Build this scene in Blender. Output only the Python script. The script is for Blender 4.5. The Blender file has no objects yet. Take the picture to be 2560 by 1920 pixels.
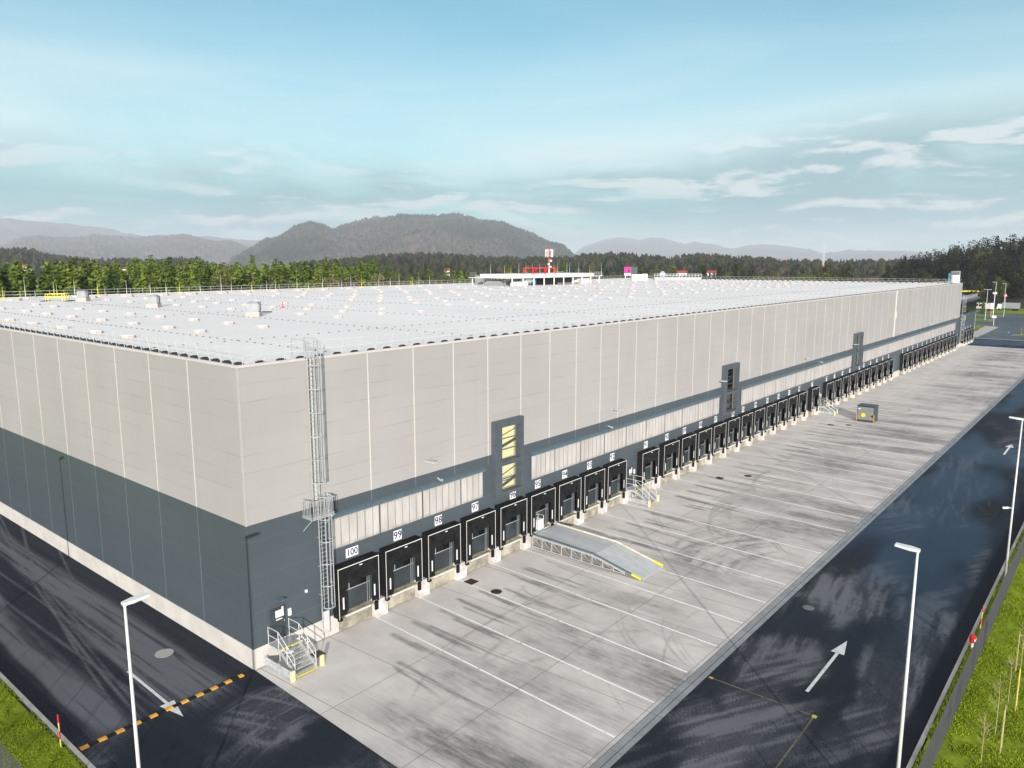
import bpy, math, random
import numpy as np
from mathutils import Vector, Matrix
random.seed(7); rng = np.random.default_rng(7)
S = bpy.context.scene
COL = S.collection
PI = math.pi

# ------------------------------------------------------------------ camera
cam = bpy.data.cameras.new("camera"); cam.lens = 26.56; cam.sensor_width = 36.0
cam.clip_start = 0.5; cam.clip_end = 60000
camo = bpy.data.objects.new("camera", cam); COL.objects.link(camo)
CAM = Vector((-22.17, -38.31, 23.89)); camo.location = CAM
camo.rotation_euler = (math.radians(90 - 9.19), 0, math.radians(39.74 - 90))
S.camera = camo

# ------------------------------------------------------------------ light
SUN_EL, SUN_AZ = 13.2, 46.0            # light travels towards azimuth 46 deg (from +x to +y)
EXPOSURE = 0.44
sun = bpy.data.lights.new("sun", 'SUN'); sun.energy = 5.0; sun.angle = math.radians(0.5)
sun.color = (1.0, 0.925, 0.875)
suno = bpy.data.objects.new("sun", sun); COL.objects.link(suno)
el, az = math.radians(SUN_EL), math.radians(SUN_AZ)
ldir = Vector((math.cos(el) * math.cos(az), math.cos(el) * math.sin(az), -math.sin(el)))
suno.rotation_euler = ldir.to_track_quat('-Z', 'Y').to_euler()
S.view_settings.view_transform = 'Standard'; S.view_settings.look = 'None'
S.view_settings.exposure = EXPOSURE; S.view_settings.gamma = 1.0
S.view_settings.use_curve_mapping = False
S.cycles.max_bounces = 6; S.cycles.volume_bounces = 1; S.cycles.transparent_max_bounces = 16
S.cycles.use_denoising = True

def build_world():
    w = bpy.data.worlds.new("World"); S.world = w; w.use_nodes = True
    nt = w.node_tree; N = nt.nodes; L = nt.links
    for n in list(N): N.remove(n)
    out = N.new('ShaderNodeOutputWorld'); bg = N.new('ShaderNodeBackground'); bg.inputs[1].default_value = 0.135
    sky = N.new('ShaderNodeTexSky'); sky.sky_type = 'NISHITA'; sky.sun_disc = False
    sky.sun_elevation = el
    sky.sun_rotation = math.atan2(-ldir.x, -ldir.y)
    sky.air_density = 1.0; sky.dust_density = 0.4; sky.ozone_density = 2.0
    def math_(op, a, b=None, c=None):
        m = N.new('ShaderNodeMath'); m.operation = op
        for i, v in enumerate((a, b, c)):
            if v is None: continue
            if isinstance(v, (int, float)): m.inputs[i].default_value = v
            else: L.new(v, m.inputs[i])
        return m.outputs[0]
    def mapr(v, a, b, c, d, smooth=True):
        m = N.new('ShaderNodeMapRange'); m.interpolation_type = 'SMOOTHSTEP' if smooth else 'LINEAR'
        L.new(v, m.inputs[0])
        for i, q in enumerate((a, b, c, d)): m.inputs[i + 1].default_value = q
        return m.outputs[0]
    def mix(f, a, b):
        m = N.new('ShaderNodeMix'); m.data_type = 'RGBA'
        if isinstance(f, (int, float)): m.inputs[0].default_value = f
        else: L.new(f, m.inputs[0])
        for s, v in ((6, a), (7, b)):
            if isinstance(v, tuple): m.inputs[s].default_value = (*v, 1)
            else: L.new(v, m.inputs[s])
        return m.outputs[2]
    tc = N.new('ShaderNodeTexCoord'); sep = N.new('ShaderNodeSeparateXYZ'); L.new(tc.outputs['Generated'], sep.inputs[0])
    X, Y, Z = sep.outputs
    elev = math_('MULTIPLY', math_('ARCSINE', Z), 180 / PI)
    azi = math_('MULTIPLY', math_('ARCTAN2', Y, X), 180 / PI)
    def noise(sx, sy, scale, detail=6, rough=.55, dist=0., off=(0, 0)):
        cb = N.new('ShaderNodeCombineXYZ')
        L.new(math_('MULTIPLY_ADD', azi, sx, off[0]), cb.inputs[0]); L.new(math_('MULTIPLY_ADD', elev, sy, off[1]), cb.inputs[1])
        n = N.new('ShaderNodeTexNoise'); n.inputs['Scale'].default_value = scale; n.inputs['Detail'].default_value = detail
        n.inputs['Roughness'].default_value = rough; n.inputs['Distortion'].default_value = dist
        L.new(cb.outputs[0], n.inputs['Vector']); return n.outputs[0]
    # tint of the clear sky towards the cyan of the photograph
    mul = N.new('ShaderNodeMix'); mul.data_type = 'RGBA'; mul.blend_type = 'MULTIPLY'; mul.inputs[0].default_value = 1
    L.new(sky.outputs[0], mul.inputs[6]); mul.inputs[7].default_value = (0.36, 0.78, 0.76, 1)
    base = mul.outputs[2]
    CW = (4.2, 5.15, 5.3)       # lit cloud veil, in the sky's own units
    CB = (1.0, 2.3, 2.6)       # teal grey undersides
    # high thin veil
    vn = mapr(noise(.022, .16, 1.0, 6, .55, .8, (3, 1)), .28, .72, .52, 1.0)
    veil = math_('MULTIPLY', vn, math_('MULTIPLY', mapr(elev, 1.5, 7.5, 0.22, .95), mapr(elev, 8, 18, 1.0, .22)))
    c = mix(veil, base, CW)
    # bright thin overcast added above the frame, to light the roof from overhead
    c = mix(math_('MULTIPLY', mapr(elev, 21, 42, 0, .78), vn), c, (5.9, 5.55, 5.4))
    # teal band low over the horizon
    c = mix(math_('MULTIPLY', math_('MULTIPLY', mapr(elev, .3, 2.0, .2, 1), mapr(elev, 3.2, 7.5, 1, 0)), mapr(noise(.04, .25, 1.0, 5, .6, .3, (1.7, 9.1)), .34, .56, .30, .92)), c, (.75, 2.35, 2.75))
    # low banks of cloud
    n1 = noise(.085, .33, 1.0, 8, .58, .35, (0.7, 4.2))
    n1b = noise(.03, .10, 1.0, 3, .5, 0, (8.1, 2.2))
    bandm = math_('MULTIPLY', mapr(elev, .6, 3.2, .35, 1), mapr(math_('SUBTRACT', elev, mapr(azi, 30, 12, 0, 2.2)), 5.0, 9.0, 1, 0))
    right = mapr(azi, 32, 14, .0, .12)
    dens = math_('ADD', math_('MULTIPLY_ADD', n1b, .45, n1), right)
    bank = math_('MULTIPLY', mapr(dens, .53, .82, 0, 1), bandm)
    n2 = noise(.085, .33, 1.0, 8, .58, .35, (0.7, 3.98))   # the same field looked up a little lower: lit tops
    top = mapr(math_('SUBTRACT', n1, n2), -.01, .09, .05, .72)
    c = mix(math_('MULTIPLY', bank, .85), c, mix(top, CB, (5.2, 5.2, 5.1)))
    # a few scraps of grey cloud higher up
    sc = math_('MULTIPLY', mapr(noise(.16, .2, 1.0, 5, .6, .3, (5.3, .4)), .66, .80, 0, .55), mapr(elev, 9, 14, 0, 1))
    c = mix(sc, c, (1.7, 2.9, 3.3))
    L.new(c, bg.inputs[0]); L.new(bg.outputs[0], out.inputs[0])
build_world()

# ------------------------------------------------------------------ helpers
class MB:
    def __init__(s): s.v = []; s.f = []; s.m = []
    def quad(s, a, b, c, d, m=0):
        i = len(s.v); s.v += [tuple(a), tuple(b), tuple(c), tuple(d)]; s.f.append((i, i + 1, i + 2, i + 3)); s.m.append(m)
    def tri(s, a, b, c, m=0):
        i = len(s.v); s.v += [tuple(a), tuple(b), tuple(c)]; s.f.append((i, i + 1, i + 2)); s.m.append(m)
    def hexa(s, p, m=0):     # p: 4 bottom, 4 top, counter-clockwise seen from above
        i = len(s.v); s.v += [tuple(q) for q in p]
        for f in ((3, 2, 1, 0), (4, 5, 6, 7), (0, 1, 5, 4), (1, 2, 6, 5), (2, 3, 7, 6), (3, 0, 4, 7)):
            s.f.append(tuple(i + k for k in f)); s.m.append(m)
    def box(s, x0, x1, y0, y1, z0, z1, m=0):
        s.hexa([(x0, y0, z0), (x1, y0, z0), (x1, y1, z0), (x0, y1, z0), (x0, y0, z1), (x1, y0, z1), (x1, y1, z1), (x0, y1, z1)], m)
    def bar(s, p, q, w, h=None, m=0):
        p, q = Vector(p), Vector(q); h = h or w; d = (q - p).normalized()
        up = Vector((0, 0, 1)) if abs(d.z) < .95 else Vector((0, 1, 0))
        r = d.cross(up).normalized() * (w / 2); u = r.cross(d).normalized() * (h / 2)
        s.hexa([p - r - u, p + r - u, q + r - u, q - r - u, p - r + u, p + r + u, q + r + u, q - r + u], m)
    def tube(s, p, q, r0, r1=None, n=8, m=0, cap=True):
        p, q = Vector(p), Vector(q); r1 = r0 if r1 is None else r1; d = (q - p).normalized()
        a = d.orthogonal().normalized(); b = d.cross(a); i = len(s.v)
        for c, r in ((p, r0), (q, r1)):
            for k in range(n):
                t = 2 * PI * k / n; s.v.append(tuple(c + (a * math.cos(t) + b * math.sin(t)) * r))
        for k in range(n):
            s.f.append((i + k, i + (k + 1) % n, i + n + (k + 1) % n, i + n + k)); s.m.append(m)
        if cap:
            s.f.append(tuple(i + k for k in range(n - 1, -1, -1))); s.m.append(m)
            s.f.append(tuple(i + n + k for k in range(n))); s.m.append(m)
    def path(s, pts, r, n=6, m=0):
        for a, b in zip(pts, pts[1:]): s.tube(a, b, r, r, n, m)
    def ring(s, c, R, r, a0=0, a1=2 * PI, k=12, m=0):
        pts = [(c[0] + R * math.cos(a0 + (a1 - a0) * i / k), c[1] + R * math.sin(a0 + (a1 - a0) * i / k), c[2]) for i in range(k + 1)]
        s.path(pts, r, 5, m)
    def build(s, name, mats, parent=None, smooth=False, loc=None):
        me = bpy.data.meshes.new(name); me.from_pydata(s.v, [], s.f)
        mats = mats if isinstance(mats, (list, tuple)) else [mats]
        for m in mats: me.materials.append(m)
        if len(mats) > 1: me.polygons.foreach_set('material_index', s.m)
        if smooth: me.polygons.foreach_set('use_smooth', [True] * len(s.f))
        me.update(); return put(name, me, parent, loc)

def put(name, me, parent=None, loc=None):
    o = bpy.data.objects.new(name, me); COL.objects.link(o)
    if parent is not None: o.parent = parent
    if loc is not None: o.location = loc
    return o
def tag(o, label=None, cat=None, group=None, kind=None):
    if label: o['label'] = label
    if cat: o['category'] = cat
    if group: o['group'] = group
    if kind: o['kind'] = kind
    return o
def thing(name, label, cat, loc=(0, 0, 0), rz=0, group=None):
    o = bpy.data.objects.new(name, None); COL.objects.link(o); o.location = loc; o.rotation_euler.z = rz
    o.empty_display_size = .2
    return tag(o, label, cat, group)
def kids(o): return [c for c in KIDS.get(o.name, [])]
def copy_tree(o, parent=None, loc=None, rz=None, label=None, group=None, scale=None):
    c = o.copy(); COL.objects.link(c)
    if parent is not None: c.parent = parent
    if loc is not None: c.location = loc
    if rz is not None: c.rotation_euler.z = rz
    if scale is not None: c.scale = scale if isinstance(scale, (tuple, list)) else (scale,) * 3
    if label: c['label'] = label
    if group: c['group'] = group
    for ch in list(o.children): copy_tree(ch, c)
    return c
def grid_mesh(name, xs, ys, zf, mat, attrs=None, smooth=True):
    nx, ny = len(xs), len(ys); XX, YY = np.meshgrid(xs, ys); Zz = zf(XX, YY) if callable(zf) else np.full_like(XX, zf)
    co = np.stack([XX, YY, Zz], -1).reshape(-1, 3)
    a = (np.arange(ny - 1)[:, None] * nx + np.arange(nx - 1)[None]).ravel()
    fc = np.stack([a, a + 1, a + nx + 1, a + nx], -1)
    me = np_mesh(name, co, fc)
    if smooth: me.polygons.foreach_set('use_smooth', np.ones(len(fc), bool))
    for k, fn in (attrs or {}).items():
        at = me.attributes.new(k, 'FLOAT', 'POINT'); at.data.foreach_set('value', fn(XX, YY).ravel().astype(np.float32))
    me.materials.append(mat); return me
def np_mesh(name, co, fc):
    me = bpy.data.meshes.new(name); n = fc.shape[1]
    me.vertices.add(len(co)); me.vertices.foreach_set('co', np.asarray(co, np.float32).ravel())
    me.loops.add(fc.size); me.loops.foreach_set('vertex_index', fc.ravel().astype(np.int32))
    me.polygons.add(len(fc)); me.polygons.foreach_set('loop_start', np.arange(0, fc.size, n, dtype=np.int32))
    me.polygons.foreach_set('loop_total', np.full(len(fc), n, np.int32)); me.update(calc_edges=True); me.validate(); return me

# numpy value noise
def vnoise(x, y, seed=0):
    xi = np.floor(x).astype(np.int64); yi = np.floor(y).astype(np.int64); fx = x - xi; fy = y - yi
    def h(a, b):
        n = (a * 374761393 + b * 668265263 + seed * 974711) & 0x7fffffff
        n = ((n ^ (n >> 13)) * 1274126177) & 0x7fffffff
        return ((n ^ (n >> 16)) & 0xffff) / 65535.0
    u = fx * fx * (3 - 2 * fx); w = fy * fy * (3 - 2 * fy)
    return (h(xi, yi) * (1 - u) + h(xi + 1, yi) * u) * (1 - w) + (h(xi, yi + 1) * (1 - u) + h(xi + 1, yi + 1) * u) * w
def fbm(x, y, o=4, seed=0, g=.5):
    t = 0; a = 1; s = 0
    for k in range(o):
        c, q = math.cos(.5 + 1.1 * k), math.sin(.5 + 1.1 * k); f = 1.93 ** k
        t = t + a * vnoise((x * c - y * q) * f + 7.3 * k, (x * q + y * c) * f - 3.1 * k, seed + k); s += a; a *= g
    return t / s
def sst(a, b, x): t = np.clip((x - a) / (b - a), 0, 1); return t * t * (3 - 2 * t)

# materials ---------------------------------------------------------
class NT:
    def __init__(s, name):
        s.mat = bpy.data.materials.new(name); s.mat.use_nodes = True; nt = s.mat.node_tree; s.N = nt.nodes; s.L = nt.links
        s.b = s.N['Principled BSDF']; s.tc = s.N.new('ShaderNodeTexCoord')
    def put(s, sock, v):
        if isinstance(v, (int, float)): sock.default_value = v
        elif isinstance(v, tuple): sock.default_value = (*v, 1) if len(v) == 3 and sock.type == 'RGBA' else v
        else: s.L.new(v, sock)
    def math(s, op, a, b=None, c=None):
        m = s.N.new('ShaderNodeMath'); m.operation = op
        for i, v in enumerate((a, b, c)):
            if v is not None: s.put(m.inputs[i], v)
        return m.outputs[0]
    def noise(s, scale, detail=4, rough=.55, st=(1, 1, 1), coord='Object', dist=0):
        mp = s.N.new('ShaderNodeMapping'); mp.inputs['Scale'].default_value = st; s.L.new(s.N.new('ShaderNodeNewGeometry').outputs['Position'] if coord == 'World' else s.tc.outputs[coord], mp.inputs[0])
        n = s.N.new('ShaderNodeTexNoise'); n.inputs['Scale'].default_value = scale; n.inputs['Detail'].default_value = detail
        n.inputs['Roughness'].default_value = rough; n.inputs['Distortion'].default_value = dist
        s.L.new(mp.outputs[0], n.inputs['Vector']); return n.outputs[0]
    def rng(s, v, a, b, c=0., d=1.):
        m = s.N.new('ShaderNodeMapRange'); m.interpolation_type = 'SMOOTHSTEP'; s.put(m.inputs[0], v)
        for i, q in enumerate((a, b, c, d)): m.inputs[i + 1].default_value = q
        return m.outputs[0]
    def mix(s, f, a, b, mode='MIX'):
        m = s.N.new('ShaderNodeMix'); m.data_type = 'RGBA'; m.blend_type = mode; s.put(m.inputs[0], f); s.put(m.inputs[6], a); s.put(m.inputs[7], b)
        return m.outputs[2]
    def attr(s, n):
        a = s.N.new('ShaderNodeAttribute'); a.attribute_name = n; return a.outputs['Fac']
    def xyz(s, coord='Object'):
        q = s.N.new('ShaderNodeSeparateXYZ'); s.L.new(s.tc.outputs[coord], q.inputs[0]); return q.outputs
    def line(s, v, period, width, off=0.):   # 1 on thin lines every period
        t = s.math('FRACT', s.math('MULTIPLY_ADD', v, 1 / period, -off / period + .5))
        return s.math('LESS_THAN', s.math('ABSOLUTE', s.math('SUBTRACT', t, .5)), width / period / 2)
    def bump(s, h, dist=.02, strength=.4):
        b = s.N.new('ShaderNodeBump'); b.inputs['Strength'].default_value = strength; b.inputs['Distance'].default_value = dist
        s.put(b.inputs['Height'], h); s.L.new(b.outputs[0], s.b.inputs['Normal'])
    def done(s, col, rough=.6, metal=0., spec=None):
        s.put(s.b.inputs['Base Color'], col); s.put(s.b.inputs['Roughness'], rough); s.put(s.b.inputs['Metallic'], metal)
        if spec is not None: s.b.inputs['Specular IOR Level'].default_value = spec
        return s.mat
def simple(name, col, rough=.55, metal=0., var=.18, scale=1.5, spec=.3, coord='Object'):
    t = NT(name); n = t.noise(scale, 5, .6, coord=coord)
    c = t.mix(t.rng(n, .3, .75), tuple(q * (1 - var) for q in col), tuple(min(1, q * (1 + var * .6)) for q in col))
    return t.done(c, rough, metal, spec)
def rnd_leaf(name, c0, c1, rough=.6):
    t = NT(name); oi = t.N.new('ShaderNodeObjectInfo'); n = t.noise(.5, 3)
    c = t.mix(oi.outputs['Random'], c0, c1); c = t.mix(t.rng(n, .3, .7), t.mix(.5, c, tuple(q * .45 for q in c0)), c)
    t.b.inputs['Subsurface Weight'].default_value = 0
    return t.done(c, rough, 0, .15)

M = {}
def cladding(name, col, line_col, rough, z0=8.86, pitch=1.03, amount=.5):
    t = NT(name); x, y, z = t.xyz()
    ln = t.line(z, pitch, .035, z0)
    brk = t.rng(t.noise(.35, 3, .5, (1, 1, 3)), .4, .62, .15, 1)
    c = t.mix(t.rng(t.noise(.10, 4), .3, .7), tuple(q * .95 for q in col), tuple(q * 1.04 for q in col))
    c = t.mix(t.rng(t.noise(1.2, 5, .7, (1, 1, .12)), .45, .8, 0, .10), c, tuple(q * .8 for q in col))
    c = t.mix(t.math('MULTIPLY', t.math('MULTIPLY', ln, brk), amount), c, line_col)
    wn = t.N.new('ShaderNodeTexWhiteNoise'); wn.noise_dimensions = '3D'; cb = t.N.new('ShaderNodeCombineXYZ')
    t.put(cb.inputs[0], t.math('FLOOR', t.math('MULTIPLY', x, .2445))); t.put(cb.inputs[1], t.math('FLOOR', t.math('MULTIPLY_ADD', y, .1992, .88))); t.put(cb.inputs[2], t.math('FLOOR', t.math('MULTIPLY_ADD', z, 1 / pitch, -z0 / pitch)))
    t.L.new(cb.outputs[0], wn.inputs[0]); c = t.mix(t.rng(wn.outputs[0], 0, 1, 0, .10), c, tuple(q * .72 for q in col))
    c = t.mix(t.rng(t.noise(2.2, 4, .7, (1, 1, .05)), .56, .80, 0, .22), c, tuple(q * .7 for q in col))
    t.bump(t.noise(60, 2), .002, .15)
    return t.done(c, rough, 0, .4)
M['upper'] = cladding('silver_grey_cladding', (.41, .388, .375), (.19, .184, .18), .42)
M['lower'] = cladding('anthracite_cladding', (.075, .094, .106), (.17, .20, .22), .38, 1.26, 1.09, .35)
M['seam'] = simple('cream_joint_cover', (.66, .62, .55), .45, 0, .08)
M['plinth'] = simple('cream_concrete_plinth', (.60, .56, .51), .8, 0, .12, .6)
M['coping'] = simple('pale_coping', (.60, .56, .52), .45, 0, .08)
M['frame'] = simple('dark_window_casing', (.085, .10, .115), .4, 0, .1)
M['flash'] = simple('blue_grey_flashing', (.12, .17, .20), .25, .3, .1)
M['galv'] = simple('galvanised_steel', (.62, .64, .64), .38, .45, .15, 3)
M['steelw'] = simple('pale_steel', (.72, .72, .69), .4, .2, .1, 2)
M['black'] = simple('black_rubber', (.009, .009, .010), .75, 0, .4, 2.5)
M['curtain'] = simple('black_pvc_curtain', (.011, .011, .012), .55, 0, .7, 1.6, .3, 'World')
M['trimw'] = simple('white_edge_trim', (.80, .80, .76), .5, 0, .05)
M['door'] = simple('grey_sectional_door', (.050, .062, .068), .45, 0, .3, .5, .3, 'World')
M['dark'] = simple('dark_glazing', (.012, .011, .012), .12, 0, .2)
M['yellow'] = simple('safety_yellow', (.85, .72, .02), .5, 0, .1)
M['leveller'] = simple('dusty_leveller_plate', (.46, .43, .24), .7, 0, .5, 1.7, .3, 'World')
M['blockc'] = simple('whitewashed_concrete', (.64, .60, .56), .85, 0, .28, 1.3, .3, 'World')
M['pit'] = simple('stained_beige_concrete', (.42, .385, .30), .9, 0, .5, .8, .3, 'World')
M['plate'] = simple('white_sign_plate', (.86, .86, .86), .5, 0, .03)
M['ink'] = simple('violet_black_ink', (.03, .018, .09), .5, 0, .1)
M['red'] = simple('signal_red', (.70, .02, .03), .45, 0, .1)
M['white'] = simple('white_paint', (.80, .80, .78), .45, 0, .06)
M['magenta'] = simple('magenta_panel', (.75, .01, .26), .45, 0, .05)
M['unit'] = simple('grey_ventilation_casing', (.33, .34, .345), .5, .1, .15, 2)
M['blk'] = simple('dark_counterweight', (.035, .037, .038), .7, 0, .3)
M['orange'] = simple('orange_marker', (.80, .30, .03), .5, 0, .1)
M['hump_y'] = simple('worn_amber_rubber', (.75, .36, .05), .6, 0, .2, 4)
M['lampw'] = simple('white_lamp_post_coating', (.72, .73, .72), .4, .1, .08)
M['wire'] = simple('dark_fence_wire', (.10, .105, .11), .5, .2, .1)
M['kerb'] = simple('grey_kerb_stone', (.40, .38, .35), .8, 0, .15, 1.)
M['wood'] = simple('pale_timber_stake', (.42, .36, .18), .8, 0, .2, 3)
M['bark'] = simple('brown_bark', (.10, .07, .05), .9, 0, .3, 1)
M['bare'] = simple('grey_brown_twigs', (.15, .115, .085), .9, 0, .3, .5)
M['rust'] = simple('rusty_iron_cover', (.060, .028, .022), .8, 0, .3, 5)

def glass(name):
    t = NT(name); N, L = t.N, t.L
    tr = N.new('ShaderNodeBsdfTransparent'); tr.inputs[0].default_value = (.93, .93, .90, 1)
    gl = N.new('ShaderNodeBsdfGlossy'); gl.inputs['Roughness'].default_value = .02
    fr = N.new('ShaderNodeLayerWeight'); fr.inputs[0].default_value = .5; mx = N.new('ShaderNodeMixShader')
    pw = N.new('ShaderNodeMath'); pw.operation = 'POWER'; L.new(fr.outputs[1], pw.inputs[0]); pw.inputs[1].default_value = 3.0
    ml = N.new('ShaderNodeMath'); ml.operation = 'MULTIPLY_ADD'; L.new(pw.outputs[0], ml.inputs[0]); ml.inputs[1].default_value = .55; ml.inputs[2].default_value = .04; L.new(ml.outputs[0], mx.inputs[0]); L.new(tr.outputs[0], mx.inputs[1]); L.new(gl.outputs[0], mx.inputs[2])
    L.new(mx.outputs[0], N['Material Output'].inputs[0]); return t.mat
M['pane'] = glass('window_glass')
def mat_poly():
    t = NT('translucent_wall_panel'); x, y, z = t.xyz()
    c = t.mix(t.rng(t.noise(.9, 5, .6, (1, 1, .25)), .3, .75), (.46, .43, .405), (.60, .565, .53))
    c = t.mix(t.math('MULTIPLY', t.line(x, .66, .075), t.rng(t.noise(.8, 3, .6, (1, 1, .2)), .3, .6, .5, 1)), c, (.20, .18, .165))
    c = t.mix(t.rng(t.noise(1.7, 5, .75, (1, 1, .10)), .50, .74, 0, .45), c, (.36, .33, .30))
    edge = t.math('MAXIMUM', t.rng(z, 5.98, 5.70), t.rng(z, 7.55, 7.7))
    c = t.mix(t.math('MULTIPLY', edge, t.rng(t.noise(2.2, 5, .7), .35, .6)), c, (.36, .33, .30))
    c = t.mix(t.line(x, 3.98, .10, 5.85), c, (.05, .055, .065))
    return t.done(c, .35, 0, .4)
M['poly'] = mat_poly()
def mat_roof():
    t = NT('white_roof_membrane'); x, y, z = t.xyz()
    c = t.mix(t.rng(t.noise(.06, 5, .6, (1, .35, 1)), .3, .7), (.82, .765, .735), (.88, .835, .80))
    c = t.mix(t.rng(t.noise(.9, 4, .6, (.06, 1, 1)), .5, .72, 0, .35), c, (.70, .67, .66))
    c = t.mix(t.math('MULTIPLY', t.line(y, 1.5, .06), .35), c, (.55, .55, .58))
    return t.done(c, .55, 0, .3)
M['roof'] = mat_roof()
def mat_concrete():
    t = NT('light_yard_concrete'); x, y, z = t.xyz(); st = t.attr('stain')
    sx = t.math('MULTIPLY_ADD', y, .045, x)        # slab joints lean a touch, as laid
    c = t.mix(t.rng(t.noise(.35, 6, .6), .3, .72), (.62, .57, .535), (.74, .69, .65))
    c = t.mix(t.rng(t.noise(3.5, 6, .75, (1, .05, 1)),   .45, .72, 0, .22), c, (.50, .465, .44))
    c = t.mix(t.rng(t.noise(9, 4, .7), .35, .75, 0, .22), c, (.50, .47, .445))
    gr = t.math('MULTIPLY', t.rng(t.noise(28, 3, .7), .25, .7, .6, 1), t.rng(t.noise(4.0, 6, .75, (1, .12, 1)), .28, .68, .50, 1.12))
    c = t.mix(t.math('MULTIPLY', st, gr), c, (.10, .10, .104))
    wn = t.N.new('ShaderNodeTexWhiteNoise'); wn.noise_dimensions = '2D'; cb = t.N.new('ShaderNodeCombineXYZ')
    t.put(cb.inputs[0], t.math('FLOOR', t.math('MULTIPLY_ADD', sx, .2, -1.06))); t.put(cb.inputs[1], t.math('FLOOR', t.math('MULTIPLY_ADD', y, 1 / 6.6, 6.75 / 6.6))); t.L.new(cb.outputs[0], wn.inputs[0])
    c = t.mix(t.rng(wn.outputs[0], 0, 1, 0, .13), c, (.42, .40, .38))
    j = t.math('MAXIMUM', t.line(sx, 5.0, .05, 5.3), t.line(y, 6.6, .05, -6.75))
    c = t.mix(t.math('MULTIPLY', j, .7), c, (.16, .15, .145))
    t.bump(t.noise(40, 3), .004, .25)
    return t.done(c, .8, 0, .25)
M['concrete'] = mat_concrete()
def mat_asphalt():
    t = NT('dark_asphalt'); d = t.attr('dust'); wv = t.attr('blue_sheen')
    fine = t.noise(14, 6, .8); strk = t.math('MAXIMUM', t.noise(1.1, 7, .8, (.10, 2.0, 1)), t.noise(1.1, 7, .8, (2.0, .10, 1)))
    base = t.mix(t.noise(30, 4, .85), (.009, .012, .019), (.022, .027, .037))
    f = t.rng(t.math('ADD', d, t.math('ADD', t.math('MULTIPLY_ADD', fine, 1.7, -.85), t.math('MULTIPLY_ADD', strk, .35, -.20))), .02, 1.0, 0, .95)
    c = t.mix(f, base, (.135, .143, .158))
    c = t.mix(t.math('MULTIPLY', wv, .7), c, (.018, .050, .095))  # sky reflection painted into the base colour as blue patches
    t.bump(t.noise(70, 2), .005, .5)
    return t.done(c, t.rng(wv, 0, 1, .9, .5), 0, .14)
M['asphalt'] = mat_asphalt()
def mat_plain(name, a, b, sc, rough=.9, bump=0.):
    t = NT(name); c = t.mix(t.rng(t.noise(sc, 6, .65), .3, .7), a, b); c = t.mix(t.rng(t.noise(sc * 9, 4, .7), .35, .7, 0, .5), c, tuple(q * .55 for q in a))
    if bump: t.bump(t.noise(sc * 20, 3), bump, .6)
    return t.done(c, rough, 0, .2)
M['grass'] = mat_plain('mown_grass', (.13, .19, .008), (.25, .31, .016), .25, .9, .05)
M['field'] = mat_plain('field', (.06, .085, .025), (.12, .12, .05), .004)
M['pave'] = simple('pavement', (.45, .43, .40), .85, 0, .1)
M['farroad'] = mat_plain('far_asphalt', (.05, .06, .075), (.11, .125, .14), .03, .5)
M['blade'] = rnd_leaf('grass_blade', (.14, .22, .008), (.33, .40, .02))
M['spruce'] = rnd_leaf('spruce_needles', (.055, .10, .014), (.20, .26, .035))
M['pine'] = rnd_leaf('dark_needles', (.018, .028, .012), (.060, .075, .022))
M['leaf'] = rnd_leaf('olive_leaves', (.07, .10, .018), (.14, .15, .035))
M['mark'] = mat_plain('worn_white_marking', (.62, .62, .61), (.82, .82, .81), 2.0, .7)

# ------------------------------------------------------------------ ground and setting
grid = grid_mesh('ground', np.linspace(-20000, 21000, 3), np.linspace(-20000, 21000, 3), -.03, M['field'])
tag(put('ground', grid), kind='structure')

DOCKS = {100: 7.45, 99: 11.42, 98: 15.4, 97: 19.4, 96: 23.4, 95: 27.35, 94: 31.3, 93: 35.25, 92: 39.2, 91: 45.7, 90: 50.25, 89: 54.35,
         88: 58.4, 87: 62.45, 86: 66.5, 85: 70.6, 84: 74.7, 83: 78.8, 82: 82.95, 81: 87.1, 80: 91.3, 79: 97.1, 78: 104.0, 77: 108.1, 76: 112.4, 75: 116.6,
         74: 120.9, 73: 125.2, 72: 129.6, 71: 134.0, 70: 138.3, 69: 142.6, 68: 154.1, 67: 158.6, 66: 163.2, 65: 167.8, 64: 172.5, 63: 177.2, 62: 181.8,
         61: 186.5, 60: 191.2, 59: 195.8, 58: 200.5, 57: 205.1, 56: 209.7}
PLATE_SHIFT = {96: .6, 86: 1.0, 74: 1.5}
LEAN = .045

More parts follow.
